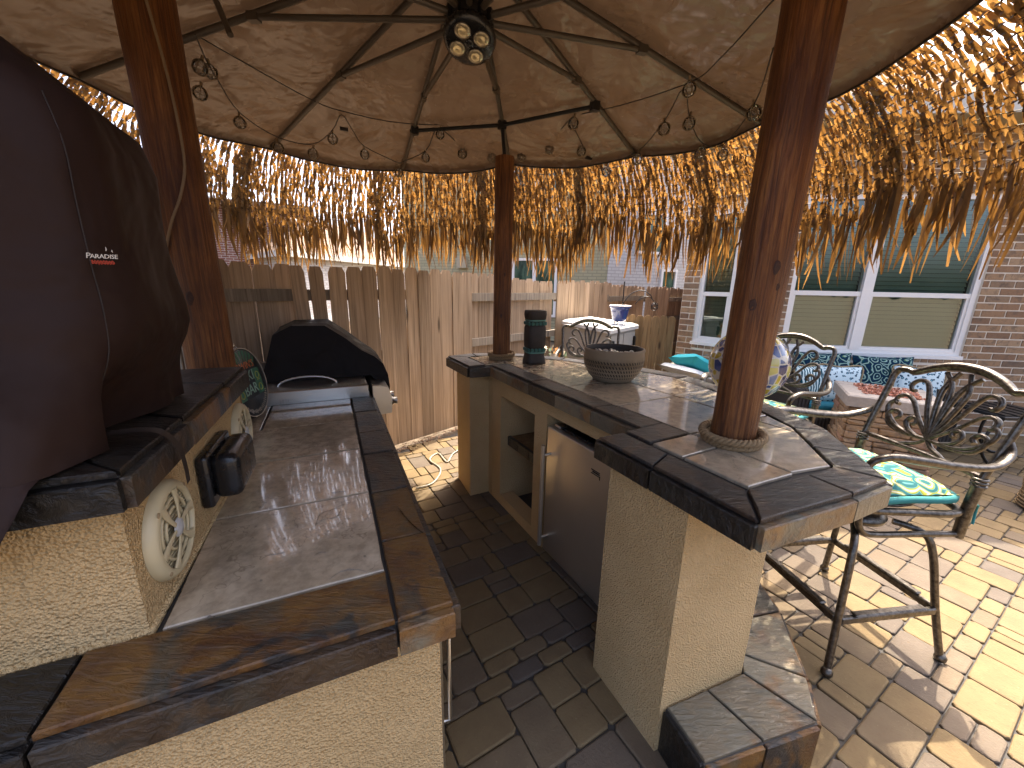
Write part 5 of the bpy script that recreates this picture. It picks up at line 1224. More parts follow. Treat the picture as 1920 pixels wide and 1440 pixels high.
# ================================================================== THINGS ON THE KITCHEN COUNTER
wyaw = math.atan2(KT.y, KT.x); wdir = (L(1.08, .555) - L(.17, .59)); wy2 = math.atan2(wdir.y, wdir.x)
def wallpt(s, out, z): w = 0.59 - (s - 0.17) * (0.035 / 0.91) - out; return L(s, w, z)
def speaker(s, z, rad, label):
    root = tag(empty('wall_speaker', wallpt(s, 0.0005, z)), label, 'speaker', 'speakers on the stucco splashback')
    root.rotation_euler = Matrix(((wdir.normalized().x, 0, KN.x), (wdir.normalized().y, 0, KN.y), (0, 1, 0))).to_euler()   # local x along wall, y up, z out
    f = MB(); f.lathe([(rad, 0.0), (rad, 0.008), (rad * 0.93, 0.020), (rad * 0.84, 0.024), (rad * 0.80, 0.022), (rad * 0.79, 0.014)], 48); f.build('flange', M['cream'], root)
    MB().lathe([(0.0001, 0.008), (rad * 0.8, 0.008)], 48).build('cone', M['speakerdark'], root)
    MB().lathe([(0.0001, 0.030), (rad * 0.10, 0.029), (rad * 0.17, 0.026), (rad * 0.2, 0.022)], 24).build('dust_cap', M['dustcap'], root)
    for k in range(6):
        a = 2 * math.pi * k / 6 + 0.2; pts = []; ws = []
        for e in range(9):
            t = e / 8; rr = rad * (0.16 + 0.66 * t); aa = a + 0.42 * (t - 0.5) * (1 if k % 2 else -1) * 0.6; pts.append((rr * math.cos(aa), rr * math.sin(aa), 0.024 - 0.004 * t)); ws.append(rad * (0.052 + 0.075 * t * t))
        MB().tube(pts, ws, 8, flat=0.35, up=(math.cos(a + 1.57), math.sin(a + 1.57), 0)).build('grille_spoke', M['cream'], root)
    for rr in (0.42, 0.62): MB().tube([(rad * rr * math.cos(t), rad * rr * math.sin(t), 0.016) for t in [2 * math.pi * q / 40 for q in range(40)]], rad * 0.035, 6, True).build('grille_ring', M['cream'], root)
    g = MB()
    for k in range(-9, 10):
        y = k * rad * 0.082; hw = math.sqrt(max(0, (rad * 0.78) ** 2 - y * y))
        if hw > 0.01: g.box((0, y, 0.0115), (2 * hw, rad * 0.034, 0.004))
    g.build('grille_mesh', M['cream'], root)
    for k in range(4): a = math.pi / 4 + k * math.pi / 2; MB().lathe([(0.0001, 0.0225), (0.006, 0.0222), (0.007, 0.020)], 10, (rad * 0.89 * math.cos(a), rad * 0.89 * math.sin(a), 0)).build('screw', M['tan'], root)
M['speakerdark'] = plain('speaker_cone', (0.10, 0.085, 0.055), 0.8)  # dark brown of the cone disc behind the grille
speaker(0.318, 1.043, 0.112, 'cream round marine speaker low on the splashback with a cover strap over it')
speaker(1.0, 1.028, 0.112, 'cream round marine speaker at the far end of the splashback by the sign')
ob_ = tag(empty('outlet_cover', wallpt(0.645, 0.0005, 1.045)), 'glossy black weatherproof outlet cover on the splashback between the speakers', 'outlet cover')
ob_.rotation_euler = (0, 0, wy2)
obj('back_plate', bevbox('back_plate', 0.235, 0.030, 0.155, 0.010, M['black'], 2, origin=(0, -0.016, 0)), ob_)
obj('lid', bevbox('outlet_lid', 0.212, 0.072, 0.132, 0.030, M['black'], 4, origin=(0, -0.064, 0.004)), ob_)
# round tiki sign
sg = PZ(489, 782, ZC); srad = 0.185
sign = tag(empty('round_sign', (sg.x, sg.y, ZC)), 'round navy and green tiki bar sign propped behind the slate ledge', 'sign')
sfwd = Vector((0.985, 0.17, 0)).normalized()
tilt = R(-10)
zx = Vector((-sfwd.y, sfwd.x, 0)); zn = (sfwd * math.cos(tilt) - Vector((0, 0, 1)) * math.sin(tilt)).normalized(); zu = zn.cross(zx)
sign.rotation_euler = Matrix((( -zx.x * -1, zu.x, zn.x), (-zx.y * -1, zu.y, zn.y), (-zx.z * -1, zu.z, zn.z))).to_euler()
sign.location = Vector((sg.x, sg.y, ZC + 0.006)) + zu * srad
MB().lathe([(0.0001, -0.05), (srad - 0.004, -0.05), (srad, -0.045), (srad, -0.004), (srad - 0.004, 0.0), (0.0001, 0.0)], 56).build('disc', M['black'], sign)
MB().lathe([(0.0001, 0.0012), (srad - 0.008, 0.0012), (srad - 0.008, 0.0)], 56).build('face', M['signface'], sign)
MB().lathe([(srad - 0.010, 0.0015), (srad - 0.010, 0.003), (srad - 0.006, 0.003), (srad - 0.006, 0.0015)], 56).build('white_ring', M['signcream'], sign)
pal = MB()
for k in range(9):
    a = R(45 + k * 11.5); pal.add([(0.095 * math.cos(a) , 0.095 * math.sin(a), 0.002), (0.16 * math.cos(a - 0.07), 0.16 * math.sin(a - 0.07), 0.002), (0.168 * math.cos(a), 0.168 * math.sin(a), 0.002), (0.16 * math.cos(a + 0.08), 0.16 * math.sin(a + 0.08), 0.002)], [(0, 1, 2, 3)])
pal.build('palm_leaves', M['signgreen'], sign)
for x in (-0.098, 0.098):
    MB().box((x, -0.01, 0.0017), (0.062, 0.135, 0.001)).build('tiki_panel', M['signgreen'], sign)
    t = MB()
    for dy in (0.03, -0.035): t.tube([(x + 0.018 * math.cos(q), -0.01 + dy + 0.018 * math.sin(q), 0.0025) for q in [2 * math.pi * e / 16 for e in range(16)]], 0.003, 4, True)
    t.box((x, -0.005, 0.0026), (0.03, 0.006, 0.001)); t.build('tiki_mask', M['signyellow'], sign)
MB().box((0, -0.01, 0.0016), (0.126, 0.14, 0.0008)).build('centre_panel', M['signface'], sign)
obj('lettering', text_mesh('lettering', "ERWIN'S", 0.052, M['signorange']), sign, loc=(0, 0.085, 0.0022))
obj('lettering', text_mesh('lettering', 'TIKI', 0.075, M['signmint']), sign, loc=(0, 0.030, 0.0028))
obj('lettering', text_mesh('lettering', 'BAR', 0.075, M['signmint']), sign, loc=(0, -0.038, 0.0028))
sq = MB()
for k in range(26):
    a = R(208 + k * 5.0); hgt = 0.010 + 0.006 * (k * 7 % 3); sq.tube([((0.152 + e * hgt * 0.5) * math.cos(a + 0.02 * e), (0.152 + e * hgt * 0.5) * math.sin(a + 0.02 * e), 0.0024) for e in (-1, 0, 1)], 0.0022, 4)
sq.build('worn_script', M['signcream'], sign)
# grey vented box on the far side of the post
vb_p = L(2.05, 0.86, ZC); vbx = tag(empty('vent_housing', vb_p, wyaw), 'pale grey angular louvred housing between the log post and covered grill', 'housing')
q = MB(); q.add([(-.16, -.10, 0), (.16, -.10, 0), (.16, .16, 0), (-.16, .16, 0), (-.16, -.10, .30), (.16, -.10, .30), (.16, .02, .40), (-.16, .02, .40), (.16, .16, .40), (-.16, .16, .40)], [(3, 2, 1, 0), (0, 1, 5, 4), (4, 5, 6, 7), (7, 6, 8, 9), (2, 3, 9, 8), (1, 2, 8, 6, 5), (3, 0, 4, 7, 9)]); q.build('shell', M['resin'], vbx)
for k in range(8): MB().box((-0.12 + k * 0.034, -0.104, 0.25), (0.016, 0.008, 0.05)).build('louvre', M['darkmetal'], vbx)
for k in range(8): MB().box((0.164, -0.06 + k * 0.022, 0.30), (0.008, 0.011, 0.05)).build('louvre', M['darkmetal'], vbx)

# built-in grill
gr = tag(empty('built_in_grill', L(2.25, 0.28, ZC)), 'built-in stainless gas grill with side burner lid at the end of the counter', 'grill')
def gadd(o, par=None): o.parent = par or gr; o.matrix_parent_inverse = Matrix.Translation(-gr.location); return o
gadd(MB().prism([L(1.80, 0.02), L(2.75, 0.02), L(2.75, 0.60), L(1.80, 0.60)], ZC - 0.0005, ZC + 0.035, 0.003).build('base_frame', M['steel']))
sbn = gadd(MB().prism([L(1.775, 0.025), L(2.02, 0.025), L(2.02, 0.625), L(1.775, 0.625)], ZC + 0.037, ZC + 0.085, 0.006).build('side_burner_lid', M['steel']))
hp = [L(1.90, 0.36 - 0.16 * math.cos(t), ZC + 0.08 + 0.055 * math.sin(t)) for t in [math.pi * k / 12 for k in range(13)]]
hh = MB().tube(hp, 0.006, 8).build('lid_handle', M['steel']); hh.parent = gr; hh.matrix_parent_inverse = Matrix.Translation(-gr.location)
cpn = MB(); pts = [(-0.005, ZC + 0.06), (-0.10, ZC + 0.045), (-0.12, ZC - 0.02), (-0.115, ZC - 0.13), (-0.005, ZC - 0.14)]
vs = [L(1.83, w, z) for w, z in pts] + [L(2.73, w, z) for w, z in pts]; n = len(pts)
cpn.add(vs, [tuple(range(n)), tuple(range(2 * n - 1, n - 1, -1))] + [(i, i + n, (i + 1) % n + n, (i + 1) % n) for i in range(n)]); gadd(cpn.build('control_panel', M['steel']))
for s in (1.92, 2.08, 2.28, 2.46, 2.64):
    c = L(s, -0.118, ZC - 0.075); d = Vector((KN.x, KN.y, 0)); gadd(MB().tube([c, c + d * 0.014, c + d * 0.015, c + d * 0.045], [0.033, 0.033, 0.026, 0.024], 20).build('knob', M['steel']))
# grill cover: angular vinyl hood
gc = tag(empty('grill_cover', L(2.3, 0.28, ZC + 0.04)), 'black vinyl cover with angular top pulled over the stainless grill', 'cover')
NP_ = [(0.63, 0.985), (0.585, 1.10), (0.535, 1.27), (0.43, 1.325), (0.24, 1.322), (0.12, 1.235), (0.03, 1.155), (-0.045, 1.115), (-0.10, 1.06), (-0.125, 0.985), (-0.135, 0.90), (-0.13, 0.86)]
FP_ = [(0.62, 0.985), (0.60, 1.10), (0.56, 1.25), (0.46, 1.30), (0.22, 1.305), (0.08, 1.20), (-0.03, 1.10), (-0.09, 1.06), (-0.13, 1.02), (-0.14, 0.96), (-0.145, 0.89), (-0.14, 0.85)]
g_ = MB(); ns = 14; vs = []
S0, S1 = 2.02, 2.78
for i in range(ns + 1):
    t = i / ns
    for k, (a, b) in enumerate(zip(NP_, FP_)):
        w, z = a[0] + (b[0] - a[0]) * t, a[1] + (b[1] - a[1]) * t
        sag = 0.012 * math.sin(math.pi * t) * (1 if 3 <= k <= 6 else 0.3); w += 0.010 * noise.noise(Vector((t * 5, k * 0.9, 2))) if k > 5 else 0
        s = S0 + (S1 - S0) * t
        if i == 0: s += 0.05 * max(0, (z - 1.0)) / 0.3
        vs.append(L(s, w, z - sag + 0.008 * noise.noise(Vector((t * 6, k, 7)))))
m2 = len(NP_); fs = [(i * m2 + k, i * m2 + k + 1, (i + 1) * m2 + k + 1, (i + 1) * m2 + k) for i in range(ns) for k in range(m2 - 1)]
g_.add(vs, fs); 
nf = [vs[k] for k in range(m2)]; lowz = ZC + 0.088
g_.add(nf + [L(S0, -0.01, lowz), L(S0, 0.63, lowz)], [tuple(range(m2)) + (m2, m2 + 1)]); g_.add([vs[ns * m2 + k] for k in range(m2)], [tuple(range(m2 - 1, -1, -1))])
me = g_.mesh('cover_shell', M['gcover']); cvo = obj('cover_shell', me, gc); cvo.matrix_parent_inverse = Matrix.Translation(-gc.location)
# tall brown cover on the ledge
tc_ = tag(empty('tall_cover', L(0.35, 0.95, ZLG)), 'tall dark brown fabric cover with small paradise logo draped on the slate ledge', 'cover')
def tadd(o, par=None): o.parent = par or tc_; o.matrix_parent_inverse = Matrix.Translation(-tc_.location); return o
ZL = [1.270, 1.295, 1.33, 1.37, 1.41, 1.45, 1.49, 1.53, 1.57, 1.61, 1.66, 1.72, 1.78, 1.84, 1.88, 1.91, 1.94, 1.98, 2.02, 2.06, 2.10, 2.14, 2.17, 2.19, 2.20]
def wfront(z): return 0.565 if z < 1.84 else (0.565 + (z - 1.84) * 0.30 if z < 1.91 else 0.586 + (z - 1.91) * 1.12)
def wback(z): return 1.30 if z < 1.95 else 1.30 - (z - 1.95) * 0.9
sstep = lambda x: 0.0 if x <= 0 else 1.0 if x >= 1 else x * x * (3 - 2 * x)
NS = 96
def cov(u, z):
    """a point of the draped cloth: u runs round the rounded-rectangle section at height z"""
    s0, s1, w0, w1 = 0.262, 0.715, wfront(z), wback(z); rc = 0.11
    a, b = (s1 - s0), (w1 - w0); per = 2 * (a + b); d = (u % 1.0) * per
    if d < b: s, w = s0, w1 - d                       # near end, from the back to the front
    elif d < b + a: s, w = s0 + (d - b), w0           # front
    elif d < 2 * b + a: s, w = s1, w0 + (d - b - a)
    else: s, w = s1 - (d - 2 * b - a), w1
    cs, cw = (s0 + s1) / 2, (w0 + w1) / 2             # round the corners
    es, ew = max(0, abs(s - cs) - (a / 2 - rc)), max(0, abs(w - cw) - (b / 2 - rc))
    if es > 0 and ew > 0:
        l = math.hypot(es, ew); k = rc / max(l, 1e-6)
        if l > rc: s = cs + math.copysign(a / 2 - rc + es * k, s - cs); w = cw + math.copysign(b / 2 - rc + ew * k, w - cw)
    near = sstep((0.34 - s) / 0.08)
    z0 = 1.46 + 0.42 * (w - 0.56)
    fl = sstep((z0 - z) / 0.26) * 0.155 * near * sstep((w - 0.585) / 0.10)
    s -= fl + 0.02 * near * math.exp(-((z - z0) / 0.05) ** 2) * sstep((w - 0.56) / 0.1)
    front_ = sstep((0.62 - w) / 0.05); low = sstep((1.50 - z) / 0.22)
    w += front_ * low * (0.045 + 0.10 * sstep((0.62 - s) / 0.35)) - front_ * 0.006 * math.exp(-((z - 1.50) / 0.07) ** 2)
    nz = noise.noise(Vector((s * 5, w * 4, z * 4))) * 0.016 + 0.007 * noise.noise(Vector((s * 14, w * 11, z * 5))) + 0.012 * low * math.sin(w * 26 + s * 30 + z * 8)
    s += nz * (near - 0.3); w += nz * front_
    return L(s, w, z + 0.010 * noise.noise(Vector((s * 6, w * 6, 3))) * sstep((z - 1.9) / 0.1))
m = MB(); vs = [cov(k / NS, z) for z in ZL for k in range(NS)]
fs = [(i * NS + k, i * NS + (k + 1) % NS, (i + 1) * NS + (k + 1) % NS, (i + 1) * NS + k) for i in range(len(ZL) - 1) for k in range(NS)] + [tuple((len(ZL) - 1) * NS + k for k in range(NS))]
m.add(vs, fs, True)
# the near skirt hangs past the end of the ledge
fl_ = [p for p in (cov(k / NS * 0.33, 1.270) for k in range(NS)) if (Vector((p.x, p.y)) - KO).dot(KT) < 0.150]
fv = []
for q in range(7):
    for i, p in enumerate(fl_):
        w_ = -(Vector((p.x, p.y)) - KO).dot(KN); s_ = (Vector((p.x, p.y)) - KO).dot(KT); t = q / 6
        dep = 0.14 * sstep((w_ - 0.62) / 0.12); fv.append(L(min(s_, 0.118) - 0.012 * math.sin(w_ * 30) * t - 0.03 * t if q else s_, w_ + 0.01 * t, 1.272 - dep * t))
nl = len(fl_)
if nl > 2: m.add(fv, [(q * nl + i, q * nl + i + 1, (q + 1) * nl + i + 1, (q + 1) * nl + i) for q in range(6) for i in range(nl - 1)], True)
tadd(m.build('cover_cloth', M['cover']))
nK = Vector((KN.x, KN.y, 0)); nT = Vector((-KT.x, -KT.y, 0))
bN = (wback(1.6) - wfront(1.6)); per_ = 2 * (bN + 0.453); uc = (bN + 0.004) / per_
sm = MB(); sm.tube(catmull([cov(uc, z) + (nT + nK) * 0.001 for z in (1.90, 1.82, 1.72, 1.62, 1.54, 1.46, 1.40)], 4), 0.0012, 5); tadd(sm.build('seam', M['cord']))
def strap(pts, wd):
    s_ = MB(); P_ = catmull(pts, 6); vv = []
    for p in P_: vv += [p + Vector((KT.x, KT.y, 0)) * wd, p - Vector((KT.x, KT.y, 0)) * wd]
    s_.add(vv, [(2 * i, 2 * i + 1, 2 * i + 3, 2 * i + 2) for i in range(len(P_) - 1)], True)
    vv2 = [v + Vector((0, 0, 0.002)) for v in vv]; s_.add(vv2, [(2 * i + 2, 2 * i + 3, 2 * i + 1, 2 * i) for i in range(len(P_) - 1)], True); return s_
tadd(strap([L(0.24, 0.74, ZLG + 0.010), L(0.27, 0.64, ZLG + 0.03), L(0.29, 0.56, ZLG + 0.024), L(0.31, 0.532, ZLG - 0.02), L(0.325, 0.530, ZLG - 0.07), L(0.34, 0.534, ZLG - 0.125)], 0.012).build('strap', M['cord']))
tadd(strap([L(0.70, 0.68, ZLG + 0.012), L(0.82, 0.62, ZLG + 0.028), L(0.95, 0.56, ZLG + 0.016), L(1.02, 0.53, ZLG + 0.006)], 0.008).build('strap', M['cord']))
# logo: printed on the near end beside the seam
pc = cov((bN - 0.06) / per_, 1.63); lc = PN(197, 481, pc, nT); lrot = Matrix(((KN.x, 0, nT.x), (KN.y, 0, nT.y), (0, 1, 0)))
le = lrot.to_euler()
def logo(o, dx, dy, dz=0.014): return tadd_at(o, lc + nK * dx + Vector((0, 0, dy)) + nT * dz)
def tadd_at(o, p): o.parent = tc_; o.location = p - tc_.location; o.rotation_euler = le; return o
logo(obj('logo', text_mesh('logo', 'P', 0.0135, M['logowhite'], shear=0.15)), -0.018, 0.0); logo(obj('logo', text_mesh('logo', 'ARADISE', 0.0105, M['logowhite'], shear=0.1, spacing=0.92)), 0.0035, -0.0008)
z_ = MB(); r5 = random.Random(2)
for row in range(3): z_.tube([(-0.0150 + k * 0.0012, -0.009 - row * 0.0020 + 0.0016 * math.sin(k * 1.9 + row) + r5.uniform(-.0006, .0006), 0) for k in range(27)], 0.0007, 4)
logo(z_.build('logo_script', M['logored']), 0, 0)
z_ = MB(); z_.tube([(0.008, 0.009, 0), (0.009, 0.012, 0), (0.0087, 0.016, 0)], [0.0004, 0.0010, 0.0003], 5); z_.tube([(0.017, 0.007, 0), (0.0162, 0.009, 0), (0.0165, 0.0115, 0)], [0.0003, 0.0009, 0.0003], 5); logo(z_.build('logo_flame', M['logowhite']), 0, 0)

# ================================================================== BAR STOOLS
def make_stool(label):
    root = empty('bar_stool', (0, 0, 0)); tag(root, label, 'bar stool', 'cast metal bar stools round the bar')
    C = M['cast']
    ft = 0.285   # half widths of leg square at top, at floor
    for sx in (-1, 1):
        for sy in (-1, 1):
            MB().tube(catmull([(sx * 0.10, sy * 0.10, 0.60), (sx * 0.17, sy * 0.17, 0.585), (sx * 0.205, sy * 0.205, 0.50), (sx * 0.245, sy * 0.245, 0.25), (sx * ft, sy * ft, 0.03)], 5), 0.0145, 8).build('leg', C, root)
            MB().lathe([(0.0001, 0.0), (0.014, 0.001), (0.022, 0.012), (0.022, 0.026), (0.012, 0.04), (0.0001, 0.042)], 12, (sx * (ft + 0.004), sy * (ft + 0.004), 0)).build('foot', C, root)
    k = 0.248
    for a, b in (((-k, -k), (k, -k)), ((k, -k), (k, k)), ((k, k), (-k, k)), ((-k, k), (-k, -k))):
        d = Vector((b[0] - a[0], b[1] - a[1])).normalized(); yaw = math.atan2(d.y, d.x)
        obj('footrest_rail', bevbox('footrest_rail', 2 * k - 0.02, 0.022, 0.034, 0.005, C), root, loc=((a[0] + b[0]) / 2, (a[1] + b[1]) / 2, 0.24), rot=(0, 0, yaw))
        obj('footrest_cap', bevbox('footrest_cap', 2 * k - 0.14, 0.032, 0.012, 0.005, C), root, loc=((a[0] + b[0]) / 2, (a[1] + b[1]) / 2, 0.263), rot=(0, 0, yaw))
    MB().lathe([(0.0001, 0.59), (0.12, 0.59), (0.125, 0.61), (0.10, 0.63), (0.06, 0.64), (0.055, 0.69), (0.0001, 0.69)], 24).build('swivel', C, root)
    return root
def make_seat(root, dx, dy, yaw):
    C = M['cast']; S = empty('seat', (dx, dy, 0), yaw); S.parent = root
    parts = []
    # seat hoop
    hoop = catmull([(0.23, -0.20, 0.70), (0.25, 0.0, 0.70), (0.23, 0.20, 0.70), (0.0, 0.255, 0.70), (-0.23, 0.25, 0.70), (-0.26, 0, 0.70), (-0.23, -0.25, 0.70), (0.0, -0.255, 0.70)], 5, True)
    MB().tube(hoop, 0.016, 8, True).build('seat_frame', C, S)
    MB().lathe([(0.0001, 0.685), (0.2, 0.69), (0.215, 0.70), (0.2, 0.71), (0.0001, 0.712)], 24).build('seat_pan', C, S)
    cu = obj('seat_cushion', cushion('seat_cushion', 0.47, 0.47, 0.085, M['seatfab'], 0.32, 12, 0.03), S, loc=(0.0, 0, 0.765)); 
    MB().tube(catmull([(0.225, -0.225, 0.75), (0.235, 0, 0.748), (0.225, 0.225, 0.75), (0, 0.235, 0.748), (-0.225, 0.225, 0.75), (-0.235, 0, 0.748), (-0.225, -0.225, 0.75), (0, -0.235, 0.748)], 5, True), 0.017, 6, True).build('cushion_side', M['aquadark'], S)
    for sy in (-1, 1):
        MB().tube(catmull([(-0.255, sy * 0.25, 0.72), (-0.285, sy * 0.265, 0.735), (-0.31, sy * 0.25, 0.70), (-0.30, sy * 0.26, 0.64)], 5), 0.005, 5).build('cushion_tie', M['aquadark'], S)
        # side bracket dropping under the seat
        MB().tube(catmull([(0.22, sy * 0.245, 0.70), (0.215, sy * 0.25, 0.645), (0.185, sy * 0.25, 0.605), (0.12, sy * 0.25, 0.592), (-0.10, sy * 0.25, 0.59), (-0.255, sy * 0.255, 0.59)], 5), 0.0135, 8).build('seat_bracket', C, S)
        MB().tube([(-0.255, sy * 0.255, 0.578), (-0.253, sy * 0.258, 0.70), (-0.262, sy * 0.262, 0.83)], 0.021, 10).build('back_leg', C, S)
        for z in (0.825, 0.84, 0.855): MB().lathe([(0.021, -0.006), (0.027, -0.003), (0.027, 0.003), (0.021, 0.006)], 14, (-0.263, sy * 0.262, z)).build('collar', C, S)
        # arm
        arm = catmull([(-0.325, sy * 0.268, 1.02), (-0.30, sy * 0.30, 0.975), (-0.20, sy * 0.325, 0.94), (-0.05, sy * 0.325, 0.945), (0.10, sy * 0.315, 0.965), (0.21, sy * 0.30, 0.975), (0.27, sy * 0.285, 0.945), (0.265, sy * 0.275, 0.88), (0.225, sy * 0.262, 0.80), (0.215, sy * 0.25, 0.715)], 6)
        MB().tube(arm, [0.016 + 0.012 * math.exp(-((i / len(arm) - 0.42) / 0.25) ** 2) for i in range(len(arm))], 10, flat=0.62, up=(0, 1, 0)).build('arm', C, S)
    def bk(a, b, o=0.0): return Vector((-0.263 - 0.125 * b / 0.4 + o - 0.02 * (1 - (a / 0.27) ** 2), a, 0.84 + b))
    fr_ = [(-0.262, 0.0), (-0.268, 0.15), (-0.272, 0.29), (-0.275, 0.335), (-0.262, 0.37), (-0.225, 0.375), (-0.195, 0.37), (-0.14, 0.40), (-0.07, 0.425), (0, 0.432), (0.07, 0.425), (0.14, 0.40), (0.195, 0.37), (0.225, 0.375), (0.262, 0.37), (0.275, 0.335), (0.272, 0.29), (0.268, 0.15), (0.262, 0.0)]
    pf_ = catmull([bk(a, b) for a, b in fr_], 5); n_ = len(pf_)
    bf_ = MB().tube(pf_, [0.017 + 0.011 * math.exp(-((i / n_ - 0.5) / 0.16) ** 2) for i in range(n_)], 10, flat=0.75, up=(1, 0, 0)).build('back_frame', C, S)
    MB().tube([bk(a, 0.02) for a in (-0.262, -0.13, 0, 0.13, 0.262)], 0.013, 8, flat=1.2).build('back_rail', C, S)
    half = [[(0, .085), (.028, .19), (.048, .29), (.045, .34), (.02, .405)], [(0, .085), (.004, .2), (.012, .29), (.03, .35), (.07, .395)],
            [(0, .085), (.06, .20), (.095, .29), (.125, .335), (.16, .335), (.178, .31), (.168, .285), (.15, .285)], [(0, .085), (.08, .165), (.135, .235), (.175, .255), (.205, .24), (.205, .212), (.185, .205)],
            [(0, .085), (.09, .085), (.16, .105), (.212, .15), (.225, .195), (.20, .225)], [(0.02, .083), (.10, .078), (.17, .092), (.205, .13), (.20, .165), (.172, .172), (.155, .15), (.168, .133)],
            [(.05, .083), (.10, .105), (.118, .135), (.105, .16), (.082, .155), (.08, .135), (.092, .13)], [(0, .085), (.03, .055), (.075, .035), (.10, .022)]]
    for c in half:
        for sg_ in (-1, 1):
            p_ = catmull([bk(sg_ * a, b) for a, b in c], 6); q_ = len(p_)
            MB().tube(p_, [0.0125 * (1.15 - 0.35 * abs(i / q_ - 0.55)) for i in range(q_)], 8, flat=0.7, up=(1, 0, 0)).build('back_scroll', C, S)
    return S
M['aquadark'] = plain('aqua_edge', (0.02, 0.17, 0.17), 0.85)
def place_stool(x, y, yaw, sx, sy, syaw, label):
    r_ = make_stool(label); make_seat(r_, sx, sy, syaw); r_.location = (x, y, 0); r_.rotation_euler = (0, 0, yaw); return r_
by = R(8)
place_stool(1.62, 1.66, by, 0.07, 0.07, R(184) - by, 'silver brown scrollwork bar stool with green patterned cushion beside the near bar end')
place_stool(0.72, 3.55, R(20), 0, 0, R(262) - R(20), 'scrollwork bar stool behind the stoneware bowl in front of the storage shed')
place_stool(1.78, 2.72, R(40), 0, 0, R(215) - R(40), 'scrollwork bar stool behind the mosaic globe')

# ================================================================== SOFA GROUP
sdir = dr; sn = Vector((sdir.y, -sdir.x)); so = Vector((3.02, 4.10)); syaw_ = math.atan2(sdir.y, sdir.x)
sofa = tag(empty('wicker_sofa', (so.x, so.y, 0), syaw_), 'dark wicker loveseat with teal seat cushions under the bay window', 'sofa')
SW, SD = 1.55, 0.62
obj('base', bevbox('sofa_base', SW, SD, 0.26, 0.02, M['wicker'], 2, origin=(SW / 2, SD / 2 - 0.14, 0.17)), sofa)
for x in (0.05, SW - 0.05):
    a_ = MB(); prof_ = [(-0.14, 0.03), (-0.15, 0.52), (-0.10, 0.60), (0.02, 0.63), (0.25, 0.66), (0.42, 0.78), (0.47, 0.78), (0.47, 0.03)]
    a_.add([(x - 0.06, p, z) for p, z in prof_] + [(x + 0.06, p, z) for p, z in prof_], [tuple(range(8)), tuple(range(15, 7, -1))] + [(i, (i + 1) % 8, (i + 1) % 8 + 8, i + 8) for i in range(8)]); a_.build('armrest', M['wicker'], sofa)
obj('backrest', bevbox('sofa_back', SW - 0.2, 0.08, 0.50, 0.02, M['wicker'], 2, origin=(SW / 2, SD - 0.19, 0.55)), sofa)
for k in range(2): obj('seat_cushion', bevbox('sofa_seat_cushion', SW / 2 - 0.13, SD - 0.10, 0.13, 0.035, M['teal'], 3, origin=(0.13 + (k + 0.5) * (SW / 2 - 0.12), SD / 2 - 0.17, 0.372)), sofa)
def pillow(name, lx, ly, lz, w, h, th, mat, rx, rz, label, group=None, pipe=None):
    root = empty(name, (0, 0, 0)); c, s = math.cos(syaw_), math.sin(syaw_)
    root.location = (so.x + lx * c - ly * s, so.y + lx * s + ly * c, lz); root.rotation_euler = (R(90) + rx, 0, syaw_ + rz); tag(root, label, 'pillow', group)
    obj('pillow_body', cushion('pillow_body', w, h, th, M[mat], 0.42, 12), root)
    if pipe: MB().tube(catmull([(w / 2 * u * (1 - 0.05 * (1 - v * v)), h / 2 * v * (1 - 0.05 * (1 - u * u)), 0) for u, v in ((-1, -1), (0, -1), (1, -1), (1, 0), (1, 1), (0, 1), (-1, 1), (-1, 0))], 4, True), 0.008, 5, True).build('piping', M[pipe], root)
pillow('back_pillow', 0.46, 0.30, 0.69, 0.62, 0.50, 0.17, 'scroll', R(-14), 0, 'navy and teal scroll print back pillow behind the striped pillow')
pillow('back_pillow', 1.10, 0.30, 0.67, 0.64, 0.50, 0.17, 'scroll', R(-14), 0, 'navy and teal scroll print back pillow at the fire column side of the sofa')
pillow('throw_pillow', 0.24, 0.13, 0.61, 0.34, 0.40, 0.12, 'zebra', R(-12), R(12), 'teal and white zebra stripe throw pillow in the sofa corner', None, 'tan')
pillow('throw_pillow', 0.54, 0.12, 0.61, 0.42, 0.42, 0.12, 'leopard', R(-14), R(-6), 'pale blue leopard print throw pillow beside the zebra stripe pillow', None, 'tan')
pillow('throw_pillow', 1.33, 0.12, 0.63, 0.44, 0.42, 0.12, 'leopard', R(-14), R(-14), 'pale blue leopard print throw pillow seen through the bar stool back', None, 'tan')
# stone fire column
fc = tag(empty('fire_column', (3.08, 3.42, 0), R(-30)), 'stacked ledge stone fire column with pale rim and red fire glass', 'fire pit')
FW, FDp, FH = 0.60, 0.60, 0.60
MB().box((FW / 2, FDp / 2, FH / 2), (FW - 0.06, FDp - 0.06, FH)).build('core', M['mortar'], fc)
r6 = random.Random(21); z = 0.0
while z < FH - 0.02:
    hgt = r6.uniform(0.045, 0.075); hgt = min(hgt, FH - z)
    for side in range(4):
        x = 0.0
        while x < FW - 0.02:
            w_ = min(r6.uniform(0.12, 0.28), FW - x); w_ = FW - x if FW - x - w_ < 0.06 else w_
            d_ = r6.uniform(0.045, 0.065); me = bevbox('ledge_stone', w_ - 0.006, d_, hgt - 0.005, 0.009, M['ledgestone'])
            for v in me.vertices: v.co += Vector((r6.uniform(-.003, .003), r6.uniform(-.005, .005), r6.uniform(-.003, .003)))
            cx_ = x + w_ / 2; pos = {0: (cx_, 0.01), 1: (FW - 0.01, cx_), 2: (FW - cx_, FDp - 0.01), 3: (0.01, FW - cx_)}[side]
            obj('ledge_stone', me, fc, loc=(pos[0], pos[1], z + hgt / 2), rot=(0, 0, side * math.pi / 2)); x += w_
    z += hgt
